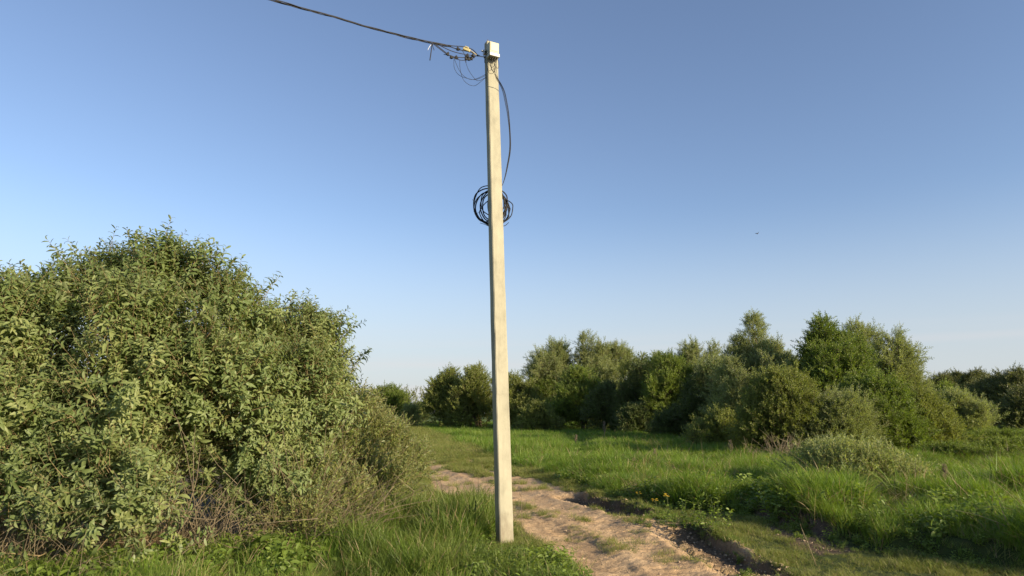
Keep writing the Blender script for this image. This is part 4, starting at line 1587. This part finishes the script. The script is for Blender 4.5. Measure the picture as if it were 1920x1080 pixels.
pole = empty('utility_pole', (pb[0], PY, 0))
tag(pole, 'tall square tapering concrete utility pole standing beside the sandy track', 'utility pole')
mb = MB()
rows = []
zs = [-.5] + list(np.linspace(0, ptp[2], 40))
rj = np.random.default_rng(12)
for z in zs:
    w, d = dims(max(z, 0))
    c = pole_c(z)
    ch = .012
    prof = [(-w / 2, -d / 2 + ch), (-w / 2 + ch, -d / 2), (w / 2 - ch, -d / 2), (w / 2, -d / 2 + ch), (w / 2 * .93, d / 2 - ch), (w / 2 * .93 - ch, d / 2), (-w / 2 * .93 + ch, d / 2), (-w / 2 * .93, d / 2 - ch)]
    row = []
    for a, bq in prof:
        jx, jy = rj.normal() * .0012, rj.normal() * .0012
        p = c + fs * (a + jx) - fn * (bq + jy)
        row.append(p - Vector((pb[0], PY, 0)))
    rows.append(row)
vs = [tuple(p) for r_ in rows for p in r_]
fcs = []
for i in range(len(rows) - 1):
    for j in range(8):
        a, b_ = i * 8 + j, i * 8 + (j + 1) % 8
        fcs.append((a, b_, b_ + 8, a + 8))
fcs.append(tuple(range(len(vs) - 8, len(vs))))
mb.add(vs, fcs)
mb.build('shaft', M['concrete'], pole, smooth=False)


def rel(v):
    return Vector([float(q) for q in v]) - Vector((pb[0], PY, 0))


RT = Matrix((fs, -fn, Vector((0, 0, 1)))).transposed()     # columns: across the face, into the pole, up
zt = ptp[2]
ct = pole_c(zt)
MB().tube([rel(ct - fs * .05 + Vector((0, 0, -.05))), rel(ct - fs * .05 + Vector((0, 0, .055)))], .006, 6).build('rebar_pin', M['rust'], pole)
MB().tube([rel(ct + fs * .06 + Vector((0, 0, -.05))), rel(ct + fs * .065 + Vector((0, 0, .03)))], .012, 6).build('rebar_pin', M['rust'], pole)
# steel band with anchor bracket
zb = P(905, 107, PY)[2]
w, d = dims(zb)
c = pole_c(zb)
bnd = MB()
t = .003
for a, sx, sy in ((Vector(fn) * (d / 2 + t), w + .012, .004), (-Vector(fn) * (d / 2 + t), w + .012, .004)):
    bnd.box(rel(c + a), (sx, sy, .02), RT)
bnd.box(rel(c + fs * (w / 2 + t)), (.004, d + .012, .02), RT)
bnd.box(rel(c - fs * (w / 2 + t)), (.004, d + .012, .02), RT)
bnd.build('steel_band', M['steel'], pole, smooth=False)
br = MB()
bc = c - fs * (w / 2 + .03) + fn * .03
br.box(rel(bc + Vector((0, 0, .03))), (.05, .05, .07), RT, bev=.004)
br.box(rel(bc - fs * .035 + Vector((0, 0, .045))), (.05, .03, .016), RT, bev=.003)
br.tube([rel(bc - fs * .02 + Vector((0, 0, -.03))), rel(bc - fs * .02 + Vector((0, 0, .07)))], .008, 6)
br.build('anchor_bracket', M['steel'], pole, smooth=False)
bh = MB()
bh.box(rel(bc - fs * .005 + fn * .03 + Vector((0, 0, .02))), (.03, .02, .03), RT, bev=.003)
bh.tube([rel(bc + Vector((0, 0, -.03))), rel(bc + fs * .0 + Vector((.0, 0, -.14)))], .007, 6)
bh.build('band_buckle', M['black'], pole)
bolt = MB()
for q in (-.018, .018):
    bolt.tube([rel(bc + fs * q + fn * .02), rel(bc + fs * q + fn * .045)], .007, 6)
bolt.build('bolts', M['steel'], pole)['kind'] = 'stuff'

# ------------------------------------------------------------------ meter box on the front face
BC = P(927.5, 97, PY - .1)
zc = BC[2]
w, d = dims(zc)
bxo = pole_c(zc) + fn * (d / 2 + .062) - fs * .03
mbox = empty('meter_box', bxo)
tag(mbox, 'small ivory plastic meter box fixed near the top of the concrete pole', 'meter box')
BW, BH = .158, .235
MB().box((0, 0, .03), (BW, .11, BH - .06), RT, bev=.008).build('housing', M['box'], mbox, smooth=False)
MB().box(tuple(fn * .010 + Vector((0, 0, -.092))), (BW + .012, .122, .055), RT, bev=.007).build('terminal_cover', M['box_low'], mbox, smooth=False)
MB().box(tuple(fn * .056 + Vector((0, 0, .035))), (BW - .03, .008, BH - .10), RT, bev=.003).build('door', M['box'], mbox, smooth=False)
MB().box(tuple(fn * .0 + Vector((0, 0, -.0625))), (BW - .006, .118, .006), RT).build('seam', M['black'], mbox, smooth=False)
for sx in (-1, 1):
    MB().box(tuple(fs * sx * (BW / 2 + .008) + Vector((0, 0, -.058))), (.018, .02, .016), RT, bev=.003).build('latch', M['box_low'], mbox, smooth=False)
for k in range(4):
    q = fs * (-.055 + .036 * k) + fn * .01
    MB().tube([tuple(q + Vector((0, 0, -.115))), tuple(q + Vector((0, 0, -.15)))], .012, 8).build('cable_gland', M['black'], mbox)
MB().box(tuple(-fn * .058 + Vector((0, 0, .0))), (.05, .02, .20), RT).build('mounting_plate', M['steel'], mbox, smooth=False)

# ------------------------------------------------------------------ overhead bundled cable
cable = empty('overhead_cable', P(895, 104, PY))
tag(cable, 'twisted black overhead cable running from the pole out at the top left', 'cable')
cb = Vector(cable.location)


def crel(v):
    return Vector([float(q) for q in v]) - cb


A = P(893, 104, PY - .02)
endp = P(510, 0, 7.85)
k2 = P(845, 87, 9.45)
k1 = P(810, 80, 9.25)
# beyond the frame the cable goes on towards the next pole behind the camera
dv = (endp - k1)
dv /= np.linalg.norm(dv[:2])
ext = [endp + dv * s_ * np.array((1, 1, 0)) + np.array((0, 0, s_ * dv[2] + .0035 * s_ * s_)) for s_ in (3, 8, 14, 22)]
mid = [P(700, 54, 8.75), P(620, 29.5, 8.35)]
path = curve_pts([k2, k1] + mid + [endp] + ext, 360)
for i in range(4):
    pts = []
    s_ = 0
    for j, p in enumerate(path):
        if j:
            s_ += np.linalg.norm(p - path[j - 1])
        ph = s_ * 2 * math.pi / 1.05 + i * math.pi / 2
        rr = .0105 * (1 + .5 * math.sin(s_ * 2.1 + i))
        pts.append(crel(p + np.array((0, 0, 1)) * rr * math.sin(ph) + np.array((.55, -.83, 0)) * rr * math.cos(ph)))
    MB().tube(pts, .0062 if i else .0072, 6).build('conductor', M['cable'], cable)


def wire(ctrl, r=.0032, parent=cable, base=cb, name='jumper_wire', n=20, mat='cable', Y=PY):
    pts = [P(a, b, (c[2] if len(c) > 2 else Y)) for c in ctrl for a, b in [c[:2]]]
    pts = [Vector([float(q) for q in p]) - base for p in curve_pts(pts, n)]
    return MB().tube(pts, r, 5).build(name, M[mat], parent)


Yc = PY - .05
wire([(812, 81, 9.26), (848, 86, 9.45), (868, 87.5, 9.6), (884, 92, 9.68), (892, 99, 9.7), (896, 106, 9.72)], .007, name='conductor')
wire([(840, 86, 9.42), (860, 93, 9.55), (880, 97, 9.62), (893, 102, 9.7), (900, 105, 9.73)], .007, name='conductor')
wire([(812, 82, 9.25), (826, 93, 9.3), (840, 103, 9.4), (855, 107, 9.5), (872, 108, 9.6), (888, 106, 9.7), (897, 104, 9.73)], .006)
wire([(815, 82, 9.25), (834, 97, 9.36), (847, 107, 9.45), (862, 112.5, 9.5), (875, 112.5, 9.6), (890, 108, 9.7)], .006)
wire([(822, 84, 9.3), (845, 95, 9.42), (862, 100, 9.52), (878, 103, 9.6), (893, 105, 9.7)], .006)
wire([(866, 94, 9.55), (870, 100, 9.57), (873, 110, 9.58), (874, 118, 9.6)], .004)
wire([(896, 105, 9.72), (909, 107, 9.74)], .008, mat='steel', name='anchor_rod')
wire([(851, 111, 9.5), (852, 128, 9.52), (861, 141, 9.58), (878, 147.5, 9.62), (893, 149, 9.68), (912, 141, 9.74)])
wire([(852, 111, 9.5), (860, 130, 9.52), (869, 142, 9.58), (882, 149, 9.62), (895, 147, 9.68), (913, 138, 9.74)])
wire([(862, 112, 9.5), (862.5, 128, 9.52), (868, 148, 9.58), (878, 158, 9.62), (889, 161, 9.68), (898, 156, 9.7), (913, 143, 9.74)])
wire([(872, 113, 9.5), (878, 130, 9.52), (888, 145, 9.6), (897, 151.5, 9.65), (913, 144, 9.74)])
wire([(810, 82, 9.25), (808.5, 95, 9.22), (806, 113, 9.2)], .008, name='cable_end')
wire([(811, 82, 9.25), (812, 88, 9.22), (814, 94, 9.2)], .005, name='cable_end')
wire([(832, 102, 9.38), (838, 103, 9.4)], .005, name='cable_end')
wire([(854, 92, 9.5), (862, 93, 9.52)], .004, name='cable_end')
wire([(809, 83, 9.25), (805, 88, 9.22), (802, 94, 9.2)], .003, name='cable_tie', mat='tie')
rc = np.random.default_rng(3)
for px, py, Y, sz in ((859, 92, 9.5, .045), (839.5, 101.5, 9.4, .045), (846.5, 107.5, 9.45, .045), (855.5, 108, 9.5, .045), (876, 105, 9.6, .05), (879, 111, 9.62, .045),
                      (887, 104.5, 9.66, .045), (884, 110, 9.64, .04), (874, 110.5, 9.58, .04)):
    p = P(px, py, Y)
    mb = MB()
    R = Matrix.Rotation(rc.uniform(-.5, .5), 3, 'Y') @ Matrix.Rotation(rc.uniform(0, 1), 3, 'Z')
    mb.box((0, 0, 0), (sz * .8, sz * .7, sz * .95), R, bev=sz * .12)
    mb.box(tuple(R @ Vector((0, 0, sz * .62))), (sz * .35, sz * .35, sz * .4), R, bev=.003)
    mb.tube([R @ Vector((-sz * .7, 0, -sz * .15)), R @ Vector((sz * .7, 0, -sz * .15))], sz * .22, 6)
    o = mb.build('piercing_connector', M['black'], cable, smooth=False)
    o.location = crel(p)
p = P(875, 93, 9.6)
R = Matrix.Rotation(.42, 3, 'Y')
mb = MB().box((0, 0, 0), (.115, .035, .045), R, bev=.01).box(tuple(R @ Vector((-.01, -.01, .03))), (.06, .03, .018), R, bev=.004)
mb.tube([R @ Vector((.055, 0, .01)), R @ Vector((.11, 0, -.0)), R @ Vector((.17, .02, -.01))], .006, 6)
o = mb.build('anchor_clamp', M['clamp'], cable, smooth=False)
o.location = crel(p)

# ------------------------------------------------------------------ service cable from the box, down to the coil tied behind the pole
coil = empty('cable_coil', pole_c(P(920, 388, PY)[2]))
tag(coil, 'loose coil of black cable tied behind the pole at mid height', 'cable coil')
cc = Vector(coil.location)
W = lambda ctrl, r=.0045, **k: wire(ctrl, r, coil, cc, k.pop('name', 'cable'), **k)
yf = 9.55
for i, ctrl in enumerate([
        [(917, 112, yf), (918, 122, yf - .03), (924, 126, yf - .04), (929, 118, yf - .02), (931, 112, yf)],
        [(916, 112, yf), (915, 126, yf - .02), (915, 133, yf - .03), (921, 130, yf - .04), (921, 118, yf - .02), (924, 112, yf)],
        [(919, 112, yf), (921, 128, yf - .03), (926, 135, yf - .05), (929, 128, yf - .04), (928, 112, yf)],
        [(924, 112, yf), (927, 122, yf - .03), (934, 128, yf - .03), (935.5, 118, yf), (933, 112, yf)],
        [(915, 118, yf - .03), (916, 135, yf - .03), (923, 138, yf - .05), (927, 130, yf - .03), (929, 113, yf)]]):
    W(ctrl, .0035, name='box_lead')
for i, dx in enumerate((0, 1.2, -1.2, 2.0)):
    W([(919 + i * 4, 113, yf), (922 + i * 3, 128, yf - .03), (931 + dx, 146, yf), (938 + dx, 158, 9.66), (944 + dx * 1.2, 172, 9.75), (948 + dx * 1.2, 190, 9.82),
       (952 + dx, 212, 9.86), (955.5 + dx * .6, 245, 9.9), (956 + dx * .7, 280, 9.92), (951 + dx * .6, 312, 9.92), (946 + dx * .3, 335, 9.92), (940, 352, 9.92)], .0036, n=60, name='service_cable')
yb = 9.93
for i, (cx, cy, rx, rz, dy) in enumerate([(918, 384, 31, 33, 0), (919, 386, 29.5, 35, .02), (917, 387, 28, 31, .04), (926, 384, 26, 31, .03), (925, 382, 22, 26, .05),
                                          (930, 390, 24, 30, .06), (931, 396, 33, 24, .01), (923, 392, 32, 29, .05), (932, 388, 17, 30, .02)]):
    ctrl = []
    ph = rc.uniform(0, 6)
    for k in range(13):
        a = 2 * math.pi * k / 12
        q = 1 + .08 * math.sin(2 * a + ph) + .03 * math.sin(5 * a + ph)
        ctrl.append((cx + rx * q * math.cos(a), cy - rz * q * math.sin(a) + 2 * math.sin(a + ph), yb + dy + .02 * math.sin(a + ph)))
    W(ctrl, .010 if i % 2 else .008, n=60, name='cable_loop')
for tx, ty in ((889.5, 376), (892, 398), (948, 392), (953, 404)):
    W([(tx - 4, ty - 2, yb - .06), (tx, ty + 1.5, yb - .08), (tx + 5, ty + 1, yb - .06), (tx + 6, ty - 1, yb + .08)], .003, name='cable_tie', mat='black')
W([(900, 418, yb), (908, 420.5, yb), (916, 424, yb)], .004, name='cable_end')
W([(940, 424, yb), (947, 423, yb), (954, 417, yb)], .005, name='cable_end')
zc2 = P(920, 388, PY)[2]
w, d = dims(zc2)
tb = MB()
c = pole_c(zc2) - cc
for q in (0,):
    tb.box(tuple(c - fn * (d / 2 + .05) + Vector((0, 0, 0))), (.04, .10, .03), RT, bev=.004)
tb.build('hook', M['steel'], coil, smooth=False)

# ------------------------------------------------------------------ a bird far up in the sky
p = P(1421, 438, 60)
mb = MB()
mb.add([(-.16, 0, 0), (-.05, .05, .02), (.13, .0, .03), (-.05, -.05, .02), (0, 0, -.03)], [(0, 1, 4), (1, 2, 4), (2, 3, 4), (3, 0, 4), (0, 3, 1), (1, 3, 2)])
for sgn in (-1, 1):
    mb.add([(.05, sgn * .02, .02), (-.06, sgn * .02, .02), (-.08, sgn * .26, .10), (.02, sgn * .22, .11), (-.03, sgn * .12, .085)], [(0, 1, 4), (0, 4, 3), (1, 2, 4), (2, 3, 4)])
bd = mb.build('bird', M['bird'])
bd.location = p
bd.rotation_euler = (0, -.5, .3)
tag(bd, 'tiny dark bird flying in the blue sky right of the pole', 'bird')
